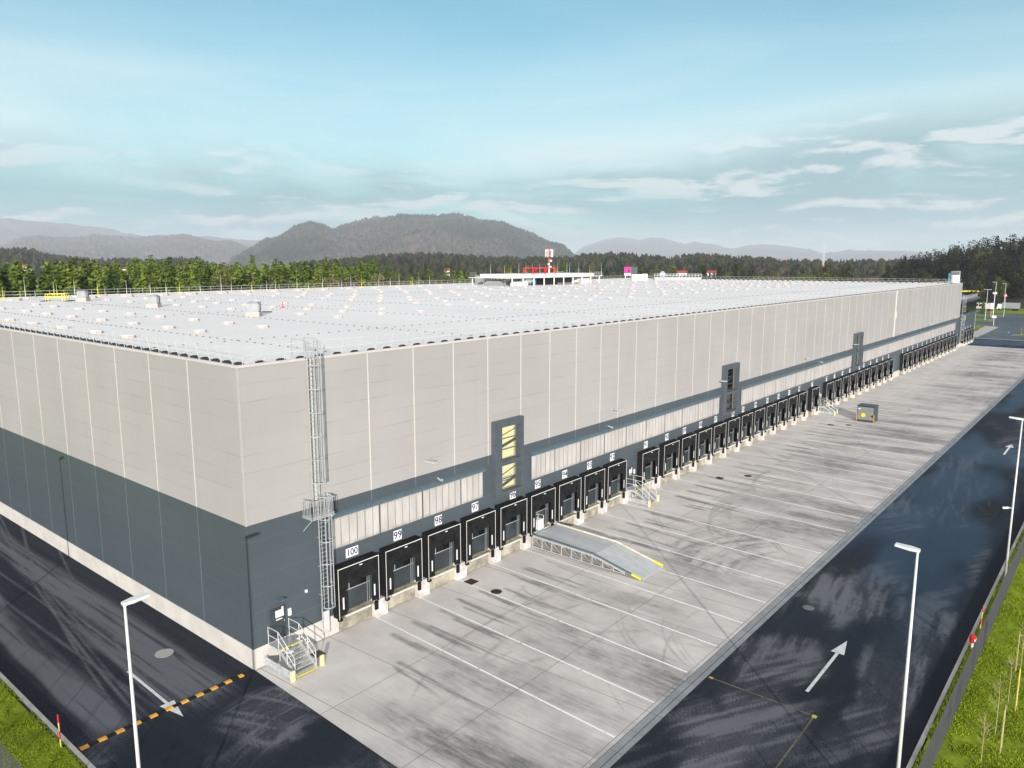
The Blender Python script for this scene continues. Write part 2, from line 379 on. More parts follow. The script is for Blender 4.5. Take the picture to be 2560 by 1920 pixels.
def conc_stain(x, y):
    d = -y
    s = np.zeros_like(x)
    r = random.Random(3)
    nb = fbm(x * .9, y * .35, 3, 11)
    for n, xc in DOCKS.items():
        if xc > 118: continue
        for k in range(7):
            off = r.choice((-1.05, 1.05, -.75, .9, -1.3, 1.2)) + r.uniform(-.25, .25); ln = LEAN + r.gauss(0, .018); cv = r.gauss(0, .0018)
            w = r.uniform(.10, .22); a = r.uniform(.6, 1.15); st = r.uniform(2.2, 6.0); le = r.uniform(4, 12)
            dx = x - (xc + off + y * ln + cv * d * d)
            s = np.maximum(s, a * np.exp(-(dx / w) ** 2) * sst(st, st + .7, d) * (1 - sst(st + le * .45, st + le, d)) * (.55 + .7 * nb))
    big = fbm(x * .13, y * .13, 4, 21); str_ = fbm(x * .55 + y * .02, y * .11, 4, 23)
    s = np.maximum(s, sst(3, 13, d) * (.62 + .5 * sst(.40, .66, big)) * (.30 + .70 * sst(.28, .70, str_)) * .85)
    s = np.maximum(s, .22 * sst(.52, .72, fbm(x * .25, y * .5, 4, 37)) * sst(3, 9, d))
    for cx, cy, R, a0, a1, w, a in [(14, -26, 17, 60, 130, .25, .6), (13.6, -25.5, 18.8, 65, 128, .22, .5), (44, -18, 9, 60, 190, .3, .7), (46.2, -17.5, 9.3, 70, 200, .3, .6),
                                    (36, -16, 6.5, -60, 120, .25, .7), (33, -23, 12, 30, 110, .25, .65), (60, -20, 13, 70, 170, .35, .65), (78, -14, 5, 0, 300, .3, .35),
                                    (24, -17, 5, 80, 260, .2, .5), (8, -24, 14, 20, 95, .3, .5), (112, -8, 3, 0, 320, .3, .6), (98, -18, 10, 60, 150, .3, .4), (20.5, -6.5, 2.0, 120, 215, .12, .5),
                                    (52, -24, 16, 60, 140, .4, .55), (5, -30, 19, 55, 110, .3, .55)]:
        rr = np.hypot(x - cx, y - cy); an = np.degrees(np.arctan2(y - cy, x - cx)); an = np.where(an < a0 - 1, an + 360, an)
        s = np.maximum(s, a * np.exp(-((rr - R) / w) ** 2) * sst(a0, a0 + 12, an) * (1 - sst(a1 - 12, a1, an)) * (.5 + .7 * nb))
    for k in range(46):
        cx, cy, R = r.uniform(6, 105), r.uniform(-31, -11), r.uniform(4.5, 17); a0 = r.uniform(40, 130); a1 = a0 + r.uniform(35, 90); w = r.uniform(.07, .20); a = r.uniform(.3, .75); rr = np.hypot(x - cx, y - cy); an = np.degrees(np.arctan2(y - cy, x - cx)); an = np.where(an < a0 - 1, an + 360, an)
        for off in (0, r.uniform(.28, .4)) if k % 2 else (0,):
            s = np.maximum(s, a * np.exp(-((rr - R - off) / w) ** 2) * sst(a0, a0 + 15, an) * (1 - sst(a1 - 20, a1, an)) * (.35 + .9 * nb) * sst(2.5, 6, d))
    rm = np.hypot((x - 36) / 9, (y + 13) / 5.5); s = np.maximum(s, .62 * sst(1.2, .4, rm) * (.4 + .9 * sst(.35, .65, fbm(np.hypot(x - 33, y + 23) * 1.6, np.arctan2(y + 23, x - 33) * 3, 5, 43, .6))))
    s = np.clip(s * 1.12, 0, 1.25) * (.62 + .75 * fbm(x * 1.7, y * 1.7, 4, 45, .62)) + .10 * sst(.5, .72, fbm(x * .5, y * .5, 5, 47, .65))
    s *= 1 - .75 * np.exp(-((x - 27) / 3.4) ** 4) * np.exp(-((y + 6.5) / 6.5) ** 4)      # clean concrete round the ramp
    s = np.maximum(s, .45 * np.exp(-d / .35) * sst(.35, .7, fbm(x * .8, y * 0, 3, 5)))    # dirt along the wall foot
    s = np.maximum(s, .35 * np.exp(-((d - 20) / .8) ** 2) * fbm(x * 1.5, y, 3, 6))
    return np.clip(s, 0, 1)
xs = np.concatenate([np.arange(0, 60, .13), np.arange(60, 120, .3), np.arange(120, 232.5, 2.5)])
ys = np.arange(-20.2, .14, .13)
cm = grid_mesh('concrete_yard', xs, ys, 0., M['concrete'], {'stain': conc_stain})
co = np.empty(len(cm.vertices) * 3, np.float32); cm.vertices.foreach_get('co', co); co = co.reshape(-1, 3)
co[:, 0] += np.minimum(co[:, 1], 0) * .037 * np.clip(1 - co[:, 0] / 3, 0, 1)     # the yard's left edge leans a little, like its joints
cm.vertices.foreach_set('co', co.ravel()); cm.update()
tag(put('concrete_yard', cm), kind='structure')

def brush(x, y, phi, fu, fv, sd, g=.62, wp=1.6):
    wx = x + wp * (fbm(x * .18, y * .18, 3, sd + 1) - .5); wy = y + wp * (fbm(x * .18 + 9, y * .18, 3, sd + 2) - .5)
    u = wx * math.cos(phi) + wy * math.sin(phi); v = -wx * math.sin(phi) + wy * math.cos(phi)
    return fbm(u * fu, v * fv, 5, sd, g)
def dust(x, y):
    """pale dry dust rubbed into the asphalt by turning wheels"""
    m = np.zeros_like(x); wx = x + 7 * (fbm(x * .22, y * .30, 5, 91, .6) - .5); wy = y + 4.5 * (fbm(x * .22 + 5, y * .45, 5, 95, .6) - .5)
    for cx, cy, rx, ry, a in [(11.5, -24.2, 3.6, 3.0, 1.), (15.6, -24.6, 3.2, 2.4, .8), (21, -23.7, 3.8, 1.9, .72), (32.4, -24.2, 4.0, 2.1, 1.0), (37, -25.2, 4, 1.2, .6), (55, -23, 7, 1.7, .62), (47, -30.2, 6, 1.3, .7),
                              (62, -26.5, 9, 1.2, .5), (24.5, -29.6, 5, 1.7, .72), (33, -29.2, 5, 2.0, .74), (17.5, -30.2, 4, 1.5, .72), (12, -29, 3.5, 1.6, .55), (80, -24, 14, 2, .5), (100, -28, 20, 3, .5), (6, -27, 3, 2, .5)]:
        m = np.maximum(m, a * sst(1.5, .55, np.hypot((wx - cx) / rx, (wy - cy) / ry)))
    c, q = math.cos(.14), math.sin(.14); u1 = x * c + y * q; v1 = -x * q + y * c; c, q = math.cos(-.5), math.sin(-.5); u2 = x * c + y * q; v2 = -x * q + y * c
    b1 = fbm(u1 * .16, v1 * 1.7, 6, 51, .66); b2 = fbm(u2 * .18, v2 * 1.9, 6, 57, .66); sel = sst(.44, .56, fbm(x * .07, y * .10, 3, 79)); br = b1 * (1 - sel) + b2 * sel
    aR = np.clip(m * (.34 + .60 * sst(.42, .62, br)) + .30 * sst(.50, .70, br) * sst(.3, .6, fbm(x * .12, y * .2, 3, 77)) + .05 + .10 * b1, 0, 1); aR *= 1 - .85 * sst(-30.5, -31.2, y)  # dust taken off along the kerb to paint in its shadow band
    # side lane: fine long streaks and curved wheel tracks along the lane
    bl = fbm((x + .5 * (fbm(x * .1, y * .06, 3, 60) - .5)) * 2.6, y * .045, 5, 61, .62); bl2 = fbm(x * 5.5 + .06 * y, y * .07, 4, 62, .6); tr = np.zeros_like(x)
    for x0, ln, cv, w, a in [(-6.4, .09, .0012, .10, 1.), (-6.05, .09, .0012, .08, .8), (-3.5, .0, .0, .13, .9), (-3.0, .0, .0, .20, .95), (-4.3, -.02, .0, .08, .8), (-8.3, .03, 0, .13, .7), (-8.0, .03, 0, .07, .6), (-7.5, .05, 0, .08, .6), (-5.2, .06, .001, .09, .9),
                             (-4.9, .06, .001, .06, .7), (-2.3, .012, 0, .10, .5), (-5.6, -.05, .0008, .12, .7), (-6.9, .01, 0, .2, .55), (-4.7, .10, .0025, .07, .8), (-7.0, .12, .002, .09, .8)]:
        yy = y - 2; tr = np.maximum(tr, a * np.exp(-((x - x0 - ln * yy - cv * yy * yy) / w) ** 2) * sst(-8, 5, y) * (.25 + .9 * fbm(x * 2.5, y * .3, 4, 53)))
    broad = sst(.40, .64, fbm(x * .55, y * .05, 4, 63)) * sst(-.9, -2.4, x)
    aL = np.maximum(tr * .9, broad * (.30 + .65 * sst(.40, .62, np.maximum(bl, bl2)))) + .10 + .12 * bl2
    # turning sweeps in front of the corner
    rr = np.hypot(x + 1.5, y + 13.5); th = np.arctan2(y + 13.5, x + 1.5); sw = fbm(rr * 3.4, th * 1.3, 5, 67, .62); sw2 = fbm(np.hypot(x + 14, y + 9) * 3.6, np.arctan2(y + 9, x + 14) * 2.0, 5, 68, .62)
    bro = sst(.38, .62, fbm(x * .22, y * .22, 4, 70))
    near = bro * (.28 + .50 * np.maximum(sst(.46, .66, sw), sst(.48, .68, sw2))) + .08
    w = sst(-3, 2, y); a = np.where(x < 4, aL * w + near * (1 - w), aR)
    return np.clip(a, 0, 1)
def blue_sheen(x, y):
    return sst(18, 46, x) * sst(.36, .60, fbm(x * .06 + 3, y * .16, 3, 71)) * sst(-31.6, -29, y) * .9
me = grid_mesh('asphalt_road', np.concatenate([np.arange(-9.85, 60, .12), np.arange(60, 256, .6)]), np.arange(-31.95, .2, .12), -.006, M['asphalt'], {'dust': dust, 'blue_sheen': blue_sheen})
tag(put('asphalt_road', me), kind='structure')
me = grid_mesh('asphalt_lane', np.arange(-9.85, .3, .12), np.concatenate([np.arange(.05, 45, .12), np.arange(45, 62, .3), np.arange(62, 150, 4)]), -.006, M['asphalt'], {'dust': dust, 'blue_sheen': blue_sheen})
tag(put('asphalt_lane', me), kind='structure')

def lawn(name, x0, x1, y0, y1, st, z=.27):
    m = grid_mesh(name, np.arange(x0, x1, st), np.arange(y0, y1, st), lambda x, y: z + .07 * (fbm(x * 1.3, y * 1.3, 4, 81) - .5), M['grass'])
    tag(put(name, m), kind='structure')
lawn('lawn', -30, 110, -62, -32.15, .25); lawn('side_lawn', -40, -10.08, -30, 90, .35)
def kerb(name, pts, w=.2, z=.30, m='kerb'):
    b = MB()
    for p, q in zip(pts, pts[1:]):
        p, q = Vector((*p, 0)), Vector((*q, 0)); n = max(1, int((q - p).length / 3)); d = (q - p)
        for k in range(n): 
            a, c = p + d * (k / n), p + d * ((k + 1) / n - .012 / d.length); b.bar(a + Vector((0, 0, z / 2 - .06)), c + Vector((0, 0, z / 2 - .06)), w, z + .12)
    return tag(b.build(name, M[m]), kind='structure')
kerb('kerb', [(-9.0, -32.05), (250, -32.05)]); kerb('kerb', [(-9.97, -28), (-9.97, 150)])
# drain channel between concrete and asphalt
b = MB()
x = -9.7
for y0, y1, z in ((-20.62, -20.23, .006), (-20.98, -20.66, .008)):
    x = -.8
    while x < 232: b.quad((x, y0, z), (x + 1.98, y0, z), (x + 1.98, y1, z), (x, y1, z)); x += 2
t = MB(); t.quad((-.8, -21.0, .0015), (232, -21.0, .0015), (232, -20.2, .0015), (-.8, -20.2, .0015))
tag(t.build('drain_channel_gap', simple('dark_channel', (.03, .032, .036), .9)), kind='structure')
tag(b.build('drain_channel', simple('grey_channel_stone', (.27, .285, .30), .85, 0, .2, 1.)), kind='structure')

def flat(name, polys, mat, z=.005, kind='structure'):
    b = MB()
    for p in polys:
        i = len(b.v); b.v += [(q[0], q[1], z) for q in p]; b.f.append(tuple(range(i, i + len(p)))); b.m.append(0)
    return tag(b.build(name, mat), kind=kind)
BL = [9.05, 13.05, 17.05, 21.05, 25.05, 29.05, 33.0, 37.0, 41.0, 47.6, 52.2, 56.3, 60.4, 64.4, 68.5, 72.6, 76.7, 80.8, 85, 89.1, 93.3, 99.1, 106, 110.2, 114.5, 118.7, 123, 127.3, 131.8, 136.1, 140.4, 144.6]
def worn():
    t = NT('worn_bay_line'); n = t.noise(3.5, 5, .7)
    c = t.mix(t.rng(n, .34, .46), (.55, .53, .51), (.88, .87, .86)); return t.done(c, .75, 0, .2)
flat('bay_marking', [[(x - .065 + LEAN * a, a), (x + .065 + LEAN * a, a), (x + .065 + LEAN * c, c), (x - .065 + LEAN * c, c)] for x in BL for a, c in ((-19.9, -10.2), (-10.1, -.35))], worn())
def arrow(name, x, y, rz, L, hl, w, hw, z=.004):
    c, s = math.cos(rz), math.sin(rz); P = lambda u, v: (x + u * c - v * s, y + u * s + v * c)
    flat(name, [[P(0, -w), P(L - hl, -w), P(L - hl, w), P(0, w)], [P(L - hl + .01, -hw), P(L, 0), P(L - hl + .01, hw)]], M['mark'], z)
arrow('road_arrow', 18.6, -26.0, 0, 7.5, 2.0, .095, .40)
arrow('road_arrow', 88.2, -26.85, 0, 7.0, 2.1, .12, .5)
arrow('road_arrow', -4.87, 5.6, -PI / 2 - .02, 6.9, 1.9, .085, .40)
yl = simple('faded_yellow_paint', (.15, .135, .10), .8, 0, .5, 1.5)
flat('yellow_marking', [[(16.45, -27.1), (16.55, -27.1), (16.55, -21.2), (16.45, -21.2)], [(11.0, -27.15), (16.55, -27.15), (16.55, -27.05), (11.0, -27.05)]], yl, .004)
flat('yellow_corner_marking', [[(16.3, -27.25), (16.6, -27.25), (16.6, -27.0), (16.3, -27.0)], [(16.4, -21.35), (16.6, -21.35), (16.6, -21.1), (16.4, -21.1)]], simple('dull_yellow_paint', (.55, .45, .06), .7, 0, .4, 4), .008)

def disc(name, x, y, r, mat, label, cat, z=.012, square=False):
    b = MB()
    if square: b.box(x - r, x + r, y - r, y + r, -.05, z)
    else: b.tube((x, y, -.05), (x, y, z), r, r, 20)
    return tag(b.build(name, mat), label, cat)
disc('drain_grate', 17.4, -1.4, .42, M['rust'], 'square rusty drain cover on the concrete by the wall below plate 98', 'drain cover', square=True)
disc('manhole_cover', 17.3, -4.0, .42, M['rust'], 'round rusty manhole cover on the concrete left of the loading ramp', 'manhole cover')
disc('manhole_cover', -2.5, 6.0, .55, M['kerb'], 'pale round manhole cover on the dark lane beside the long side wall', 'manhole cover')
disc('manhole_cover', 29.3, -22.5, .4, simple('grey_iron_cover', (.16, .155, .15), .7), 'grey round manhole cover on the blue asphalt beside the drain channel', 'manhole cover')
disc('drain_grate', 3.5, -1.4, .34, M['dark'], 'square dark mat-like grate on the ground right of the corner steps', 'drain cover', .03, True)
for x, y, lb in ((55.6, -3.9, 'square rusty drain cover on the concrete below plate 89'), (92.5, -4.5, 'square rusty drain cover on the concrete left of the cabin')):
    disc('drain_grate', x, y, .4, M['rust'], lb, 'drain cover', square=True)
for x, y, lb in ((58.4, -6.0, 'round rusty manhole cover on the concrete below plate 88'), (94.0, -6.6, 'round rusty manhole cover on the concrete nearest the cabin')):
    disc('manhole_cover', x, y, .42, M['rust'], lb, 'manhole cover')

# ------------------------------------------------------------------ warehouse
BX, BY, ZP, ZB, ZR = 216.0, 103.0, 1.26, 8.86, 18.05
wh = thing('warehouse', 'huge flat-roofed grey warehouse with a row of numbered loading docks', 'warehouse')
WINX = [(21.35, 24.9), (63.6, 67.9), (117.3, 121.9)]
HOLES = [(a + .82, c - .25) for a, c in WINX]
HZ = ((5.62, 7.80), (8.15, 10.95))
def front_wall(b, z0, z1, y=0.):
    x = 0.
    def rect(xa, xc, za, zc):
        if xc > xa and zc > za: b.quad((xa, y, za), (xc, y, za), (xc, y, zc), (xa, y, zc))
    for hx0, hx1 in HOLES:
        rect(x, hx0, z0, z1); z = z0
        for a, c in HZ:
            rect(hx0, hx1, z, max(z, min(a, z1))); z = max(z, min(c, z1))
        rect(hx0, hx1, z, z1); x = hx1
    rect(x, BX, z0, z1)
def other_walls(b, z0, z1, o=0.):
    b.quad((-o, BY + o, z0), (-o, -o, z0), (-o, -o, z1), (-o, BY + o, z1)); b.quad((BX + o, -o, z0), (BX + o, BY + o, z0), (BX + o, BY + o, z1), (BX + o, -o, z1))
    b.quad((BX + o, BY + o, z0), (-o, BY + o, z0), (-o, BY + o, z1), (BX + o, BY + o, z1))
b = MB(); front_wall(b, ZB, ZR); other_walls(b, ZB, ZR); b.build('upper_cladding', M['upper'], wh)
b = MB(); front_wall(b, ZP, ZB); other_walls(b, ZP, ZB); b.build('lower_cladding', M['lower'], wh)
b = MB(); o = .03; b.quad((-o, -o, -.1), (BX, -o, -.1), (BX, -o, ZP), (-o, -o, ZP)); other_walls(b, -.1, ZP, o)
b.quad((-o, -o, ZP), (BX, -o, ZP), (BX, 0, ZP), (-o, 0, ZP)); b.quad((-o, BY, ZP), (-o, -o, ZP), (0, 0, ZP), (0, BY, ZP)); b.build('plinth', M['plinth'], wh)
XS = [4.85, 9.23, 13.24, 17.2, 20.99, 25.03, 28.94, 32.87, 36.85, 40.0, 43.24, 47.5, 51.85, 55.9, 60.0, 63.8, 67.9, 72.0, 76.1, 80.2, 84.4, 88.5, 92.7, 96.9, 101.1, 105.3, 109.5, 113.7, 117.9, 122.2,
      126.4, 130.8, 135.2, 139.6, 149.5, 154.4, 159.5, 164.4, 169.2, 173.7, 178.3, 183, 187.5, 192.2, 196.8, 201.4, 206, 210.2]
YS = [5.6 + 5.02 * k for k in range(19)]
for x in XS:
    z0 = 11.52 if any(a - .3 < x < c + .05 for a, c in WINX) else ZB
    b = MB(); b.box(x - .04, x + .04, -.012, -.001, z0, ZR); b.build('joint_cover', M['seam'], wh)
for y in YS: b = MB(); b.box(-.012, -.001, y - .04, y + .04, ZB, ZR); b.build('joint_cover', M['seam'], wh)
b = MB(); b.box(BX - .1, BX + .02, -.02, -.001, ZB, ZR); b.build('corner_trim', M['seam'], wh)
b = MB(); b.box(-.02, .09, -.02, -.001, ZB, ZR); b.box(-.02, -.001, -.001, .09, ZB, ZR); b.build('corner_trim', simple('pale_corner_trim', (.45, .43, .415), .45, 0, .05), wh)
b = MB(); b.box(-.02, .16, -.02, -.001, ZP, ZB); b.box(-.02, -.001, -.001, .16, ZP, ZB); b.build('corner_trim', M['frame'], wh)
ljm = simple('pale_joint_line', (.20, .235, .255), .5)
for x in XS: b = MB(); b.box(x - .018, x + .018, -.006, -.001, 8.1, ZB); b.build('lower_joint', ljm, wh)
for y in YS: b = MB(); b.box(-.006, -.001, y - .018, y + .018, ZP, ZB); b.build('lower_joint', ljm, wh)
# roof
b = MB(); b.quad((.05, .05, 18.0), (BX - .05, .05, 18.0), (BX - .05, BY - .05, 18.0), (.05, BY - .05, 18.0)); roof = b.build('roof', M['roof'], wh)
b = MB(); e = .05
b.box(-e, BX + e, -e, .14, ZR, 18.2); b.box(-e, BX + e, BY - .14, BY + e, ZR, 18.2); b.box(-e, .14, .14, BY - .14, ZR, 18.2); b.box(BX - .14, BX + e, .14, BY - .14, ZR, 18.2)
b.build('coping', M['coping'], roof)
# translucent wall strips, drip flashings above them
for a, c in ((5.86, 20.25), (26.4, 63.15), (69.65, 117.0), (124.0, 211.2)):
    b = MB(); b.box(a, c, -.05, -.001, 5.68, 7.72); pl = b.build('translucent_panel', M['poly'], wh)
    f = MB(); f.box(a - .12, a - .002, -.09, -.001, 5.6, 7.8); f.box(c + .002, c + .12, -.09, -.001, 5.6, 7.8); f.box(a - .002, c + .002, -.08, -.001, 5.58, 5.678); f.build('panel_frame', M['lower'], pl)
    b = MB(); b.hexa([(a - .15, -.30, 7.80), (c + .15, -.30, 7.80), (c + .15, -.001, 7.80), (a - .15, -.001, 7.80), (a - .15, -.26, 7.93), (c + .15, -.26, 7.93), (c + .15, -.001, 8.08), (a - .15, -.001, 8.08)])
    b.build('drip_flashing', M['flash'], wh)
# stair windows in deep dark casings
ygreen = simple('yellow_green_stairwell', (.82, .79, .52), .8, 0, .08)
_b = ygreen.node_tree.nodes['Principled BSDF']; _b.inputs['Emission Color'].default_value = (.84, .80, .50, 1); _b.inputs['Emission Strength'].default_value = .34      # the wall itself glows, added to brighten the panes
for (a, c), (h0, h1) in zip(WINX, HOLES):
    b = MB(); z0, z1 = 5.42, 11.5; p = -.45
    b.box(a, h0, p, -.001, z0, z1); b.box(h1, c, p, -.001, z0, z1); b.box(h0, h1, p, -.001, 10.95, z1); b.box(h0, h1, p, -.001, z0, 5.62); b.box(h0, h1, p + .03, -.001, 7.8, 8.15)
    w = b.build('bay_window', M['frame'], wh)
    for za, zc in HZ:
        g = MB(); g.box(h0, h1, .03, .036, za, zc); g.build('pane', M['pane'], w)
    g = MB()
    for za, zc in HZ:
        g.box(h0, h0 + .07, -.04, .028, za, zc); g.box(h1 - .28, h1, -.04, .028, za, zc); g.box(h0 + .07, h1 - .28, -.03, .028, za, za + .08)
        for q in ((.36, .44) if zc - za < 2.3 else (.30, .62)): g.bar((h0 + .07, -.01, za + q * (zc - za)), (h1 - .28, -.01, za + q * (zc - za)), .05, .06)
    g.build('glazing_bar', M['frame'], w)
    s_ = MB(); d = .95
    s_.quad((h0 - 1, d, 4.6), (h1 + 1, d, 4.6), (h1 + 1, d, 12), (h0 - 1, d, 12)); s_.quad((h0 - 1, .1, 4.6), (h0 - 1, d, 4.6), (h0 - 1, d, 12), (h0 - 1, .1, 12))
    s_.quad((h1 + 1, d, 4.6), (h1 + 1, .1, 4.6), (h1 + 1, .1, 12), (h1 + 1, d, 12)); s_.quad((h0 - 1, .1, 4.6), (h1 + 1, .1, 4.6), (h1 + 1, d, 4.6), (h0 - 1, d, 4.6)); s_.quad((h0 - 1, .1, 12), (h0 - 1, d, 12), (h1 + 1, d, 12), (h1 + 1, .1, 12))
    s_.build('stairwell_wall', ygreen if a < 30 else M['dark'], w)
    if a > 30: g = MB(); g.box(h1 + .55, h1 + .95, .12, .50, 4.7, 11.9); g.build('glowing_wall_strip', ygreen, w)  # strip glows by itself, painting in the lit part of the wall
    s_ = MB()
    for za, zc, yy in ((5.0, 6.2, .8), (8.5, 9.4, .8)):
        s_.bar((h0 - .9, yy, za), (h1 + .9, yy, zc), .25, .12); s_.bar((h0 - .9, yy, za + .9), (h1 + .9, yy, zc + .9), .05)
    s_.build('stair_flight', M['frame'], w)
# dock number plates
def text_mesh(s, size, name):
    cu = bpy.data.curves.new(name, 'FONT'); cu.body = s; cu.size = size; cu.align_x = 'CENTER'; cu.align_y = 'CENTER'; cu.extrude = .002; cu.offset = .010; cu.resolution_u = 3
    o = bpy.data.objects.new(name, cu); COL.objects.link(o); dg = bpy.context.evaluated_depsgraph_get()
    me = bpy.data.meshes.new_from_object(o.evaluated_get(dg)); bpy.data.objects.remove(o); bpy.data.curves.remove(cu); return me
b = MB(); b.box(-.5, .5, -.022, -.001, -.31, .31); pm = b.build('number_plate', M['plate'], wh); plate_me = pm.data; bpy.data.objects.remove(pm)
b = MB(); b.box(-.36, .36, -.022, -.001, -.36, .36); pm = b.build('number_plate', M['plate'], wh); plate2_me = pm.data; bpy.data.objects.remove(pm)
def number_plate(n, x, z, parent, y=0):
    p = put('number_plate', plate_me if n > 99 else plate2_me, parent, (x, y, z)); p['label'] = f'white plate reading {n}'
    me = text_mesh(str(n), .62 if n > 99 else .74, 'digits'); me.materials.append(M['ink']); d = put('digits', me, p, (0, -.026, 0)); d.rotation_euler = (PI / 2, 0, 0)
# loading docks: one of each part, shared by every copy
def dock_parts():
    P = {}; D = .65; W = 1.68; T = 4.46
    b = MB(); b.box(-W, -W + .08, -D, -.002, 1.12, T); b.box(W - .08, W, -D, -.002, 1.3, T); b.hexa([(-W, -D, T - .02), (W, -D, T - .02), (W, -.002, T), (-W, -.002, T), (-W, -D, T + .06), (W, -D, T + .06), (W, -.002, T + .14), (-W, -.002, T + .14)])
    for k in range(40): x = -W + .05 + k * (2 * W - .1) / 39; b.bar((x, -D + .02, T + .065), (x, -.02, T + .145), .02, .03)
    b.box(-W, -W + .28, -D - .02, -D + .2, .98, 1.12); P['loading_dock'] = (b, M['black'])
    b = MB()
    n = 6
    for k in range(n):     # head curtain bellies forward in folds
        u0, u1 = k / n, (k + 1) / n; f = lambda u: .05 * math.sin(u * 2.2 * PI) + .02
        z0, z1 = T - .05 - 1.05 * u0, T - .05 - 1.05 * u1
        for j in range(8):
            xa, xc = -W + .5 + j * .295, -W + .5 + (j + 1) * .295; g = lambda x: .03 * math.sin(x * 9 + u0 * 5)
            b.quad((xa, -D + .03 - f(u1) + g(xa), z1), (xc, -D + .03 - f(u1) + g(xc), z1), (xc, -D + .03 - f(u0) + g(xc), z0), (xa, -D + .03 - f(u0) + g(xa), z0))
    P['head_curtain'] = (b, M['curtain'])
    b = MB(); b.box(-W + .09, -W + .64, -D + .012, -D + .03, 1.28, T - .06); P['side_curtain'] = (b, M['curtain'])
    b = MB(); b.box(W - .64, W - .09, -D + .012, -D + .03, 1.42, T - .06); P['side_curtain.001'] = (b, M['curtain'])
    b = MB(); e = .034
    for q in ((-W, -W + e, -D - .014, -D - .002, 1.12, T + .06), (W - e, W, -D - .014, -D - .002, 1.35, T + .06), (-W + e, W - e, -D - .014, -D - .002, T + .012, T + .06)): b.box(*q)
    b.box(.05, .28, -D - .03, -D - .001, T - .16, T - .10); P['edge_trim'] = (b, M['trimw'])
    b = MB(); b.box(-1.36, -1.25, -D + .0, -D + .011, 1.72, 2.52); P['guide_strip'] = (b, M['white'])
    b = MB(); b.box(1.22, 1.33, -D + .0, -D + .011, 1.78, 2.58); P['guide_strip.001'] = (b, M['white'])
    b = MB(); b.box(-1.1, 1.42, -.03, -.002, 1.16, 3.6); P['door'] = (b, M['door'])
    b = MB()
    for q in ((-.74, 1.4, -.04, -.031, 3.05, 3.11), (-.74, 1.4, -.04, -.031, 2.58, 2.64), (-.38, -.33, -.04, -.031, 2.64, 3.05), (-.74, -.69, -.04, -.031, 2.64, 3.05), (1.12, 1.16, -.04, -.031, 1.16, 3.05), (1.3, 1.33, -.04, -.031, 1.16, 3.05)): b.box(*q)
    P['door_rail'] = (b, M['galv'])
    b = MB(); b.box(-.33, 1.12, -.036, -.031, 2.64, 3.05); P['door_window'] = (b, M['dark'])
    b = MB(); b.box(-1.05, 1.38, -.42, -.002, 1.02, 1.15); P['leveller'] = (b, M['leveller'])
    b = MB(); b.box(-1.0, 1.05, -.50, -.425, 1.04, 1.17); P['leveller_lip'] = (b, M['steelw'])
    b = MB(); b.box(1.5, 2.55, -.46, -.031, -.05, 1.24); b.box(2.55, 2.95, -.34, -.031, .98, 1.12); P['bumper_wall'] = (b, M['blockc'])
    b = MB(); b.box(1.36, 1.60, -.60, -.462, .66, 1.26); P['bumper'] = (b, M['black'])
    b = MB(); b.box(-1.3, 1.49, -.05, -.031, -.05, 1.01); P['pit_wall'] = (b, M['pit'])
    return P
PARTS = []
for k, (b, m) in dock_parts().items():
    o = b.build(k.split('.')[0], m); PARTS.append((o.name.split('.')[0], o.data)); bpy.data.objects.remove(o)
def dock(x, parent, lb, y=0, label=None):
    r = None
    for nm, me in PARTS:
        if r is None: r = put(nm, me, parent, (x, y, 0)); r['label'] = lb
        else: put(nm, me, r)
    return r
for n, x in DOCKS.items():
    dock(x, wh, f'black dock shelter under plate {n}')
    number_plate(n, x + PLATE_SHIFT.get(n, 0), 4.96 if n in PLATE_SHIFT else 5.08, wh)
for x, ladder in ((1.72, 0), (42.6, 1), (100.6, 2)):
    b = MB(); b.box(x - .55, x + .55, -.025, -.002, 1.27, 3.36); dr = b.build('door', M['door'], wh)
    f = MB(); f.box(x - .63, x - .552, -.05, -.002, 1.27, 3.44); f.box(x + .552, x + .63, -.05, -.002, 1.27, 3.44); f.box(x - .552, x + .552, -.05, -.002, 3.362, 3.44); f.build('door_frame', M['frame'], dr)
    f = MB(); f.box(x - .15, x + .42, -.03, -.026, 2.65, 3.1); f.box(x + .28, x + .42, -.03, -.026, 3.1, 3.25); f.box(x - .12, x + .3, -.03, -.026, 2.48, 2.55); f.build('notice', M['white'], dr)
    f = MB(); f.bar((x + .42, -.06, 2.28), (x + .42, -.06, 2.42), .03); f.build('door_handle', M['galv'], dr)
    f = MB(); f.hexa([(x - .1, -.42, 3.78), (x + .35, -.42, 3.78), (x + .35, -.002, 3.78), (x - .1, -.002, 3.78), (x - .1, -.42, 3.83), (x + .35, -.42, 3.83), (x + .35, -.002, 3.92), (x - .1, -.002, 3.92)]); f.build('door_lamp', M['flash'], wh)
    f = MB(); f.box(x + .72, x + .92, -.1, -.002, 2.5, 2.95); f.build('intercom', M['white'], wh)
for x, z in ((14.16, 9.76), (38.98, 9.77), (62.6, 9.67), (92.3, 9.55), (116.6, 9.55), (148.4, 9.4), (176.7, 9.37), (205.9, 9.37)):
    b = MB(); b.bar((x, -.002, z + .05), (x, -.5, z + .12), .06); b.hexa([(x - .22, -1.15, z + .12), (x + .22, -1.15, z + .12), (x + .22, -.45, z + .08), (x - .22, -.45, z + .08), (x - .2, -1.1, z + .2), (x + .2, -1.1, z + .2), (x + .2, -.45, z + .2), (x - .2, -.45, z + .2)])
    b.build('wall_floodlight', M['galv'], wh)
b = MB(); b.box(144.95, 145.4, -.14, -.013, ZB, ZR); b.box(145.4, 145.75, -.2, -.013, 12.6, 14.0); b.build('downpipe', M['seam'], wh)
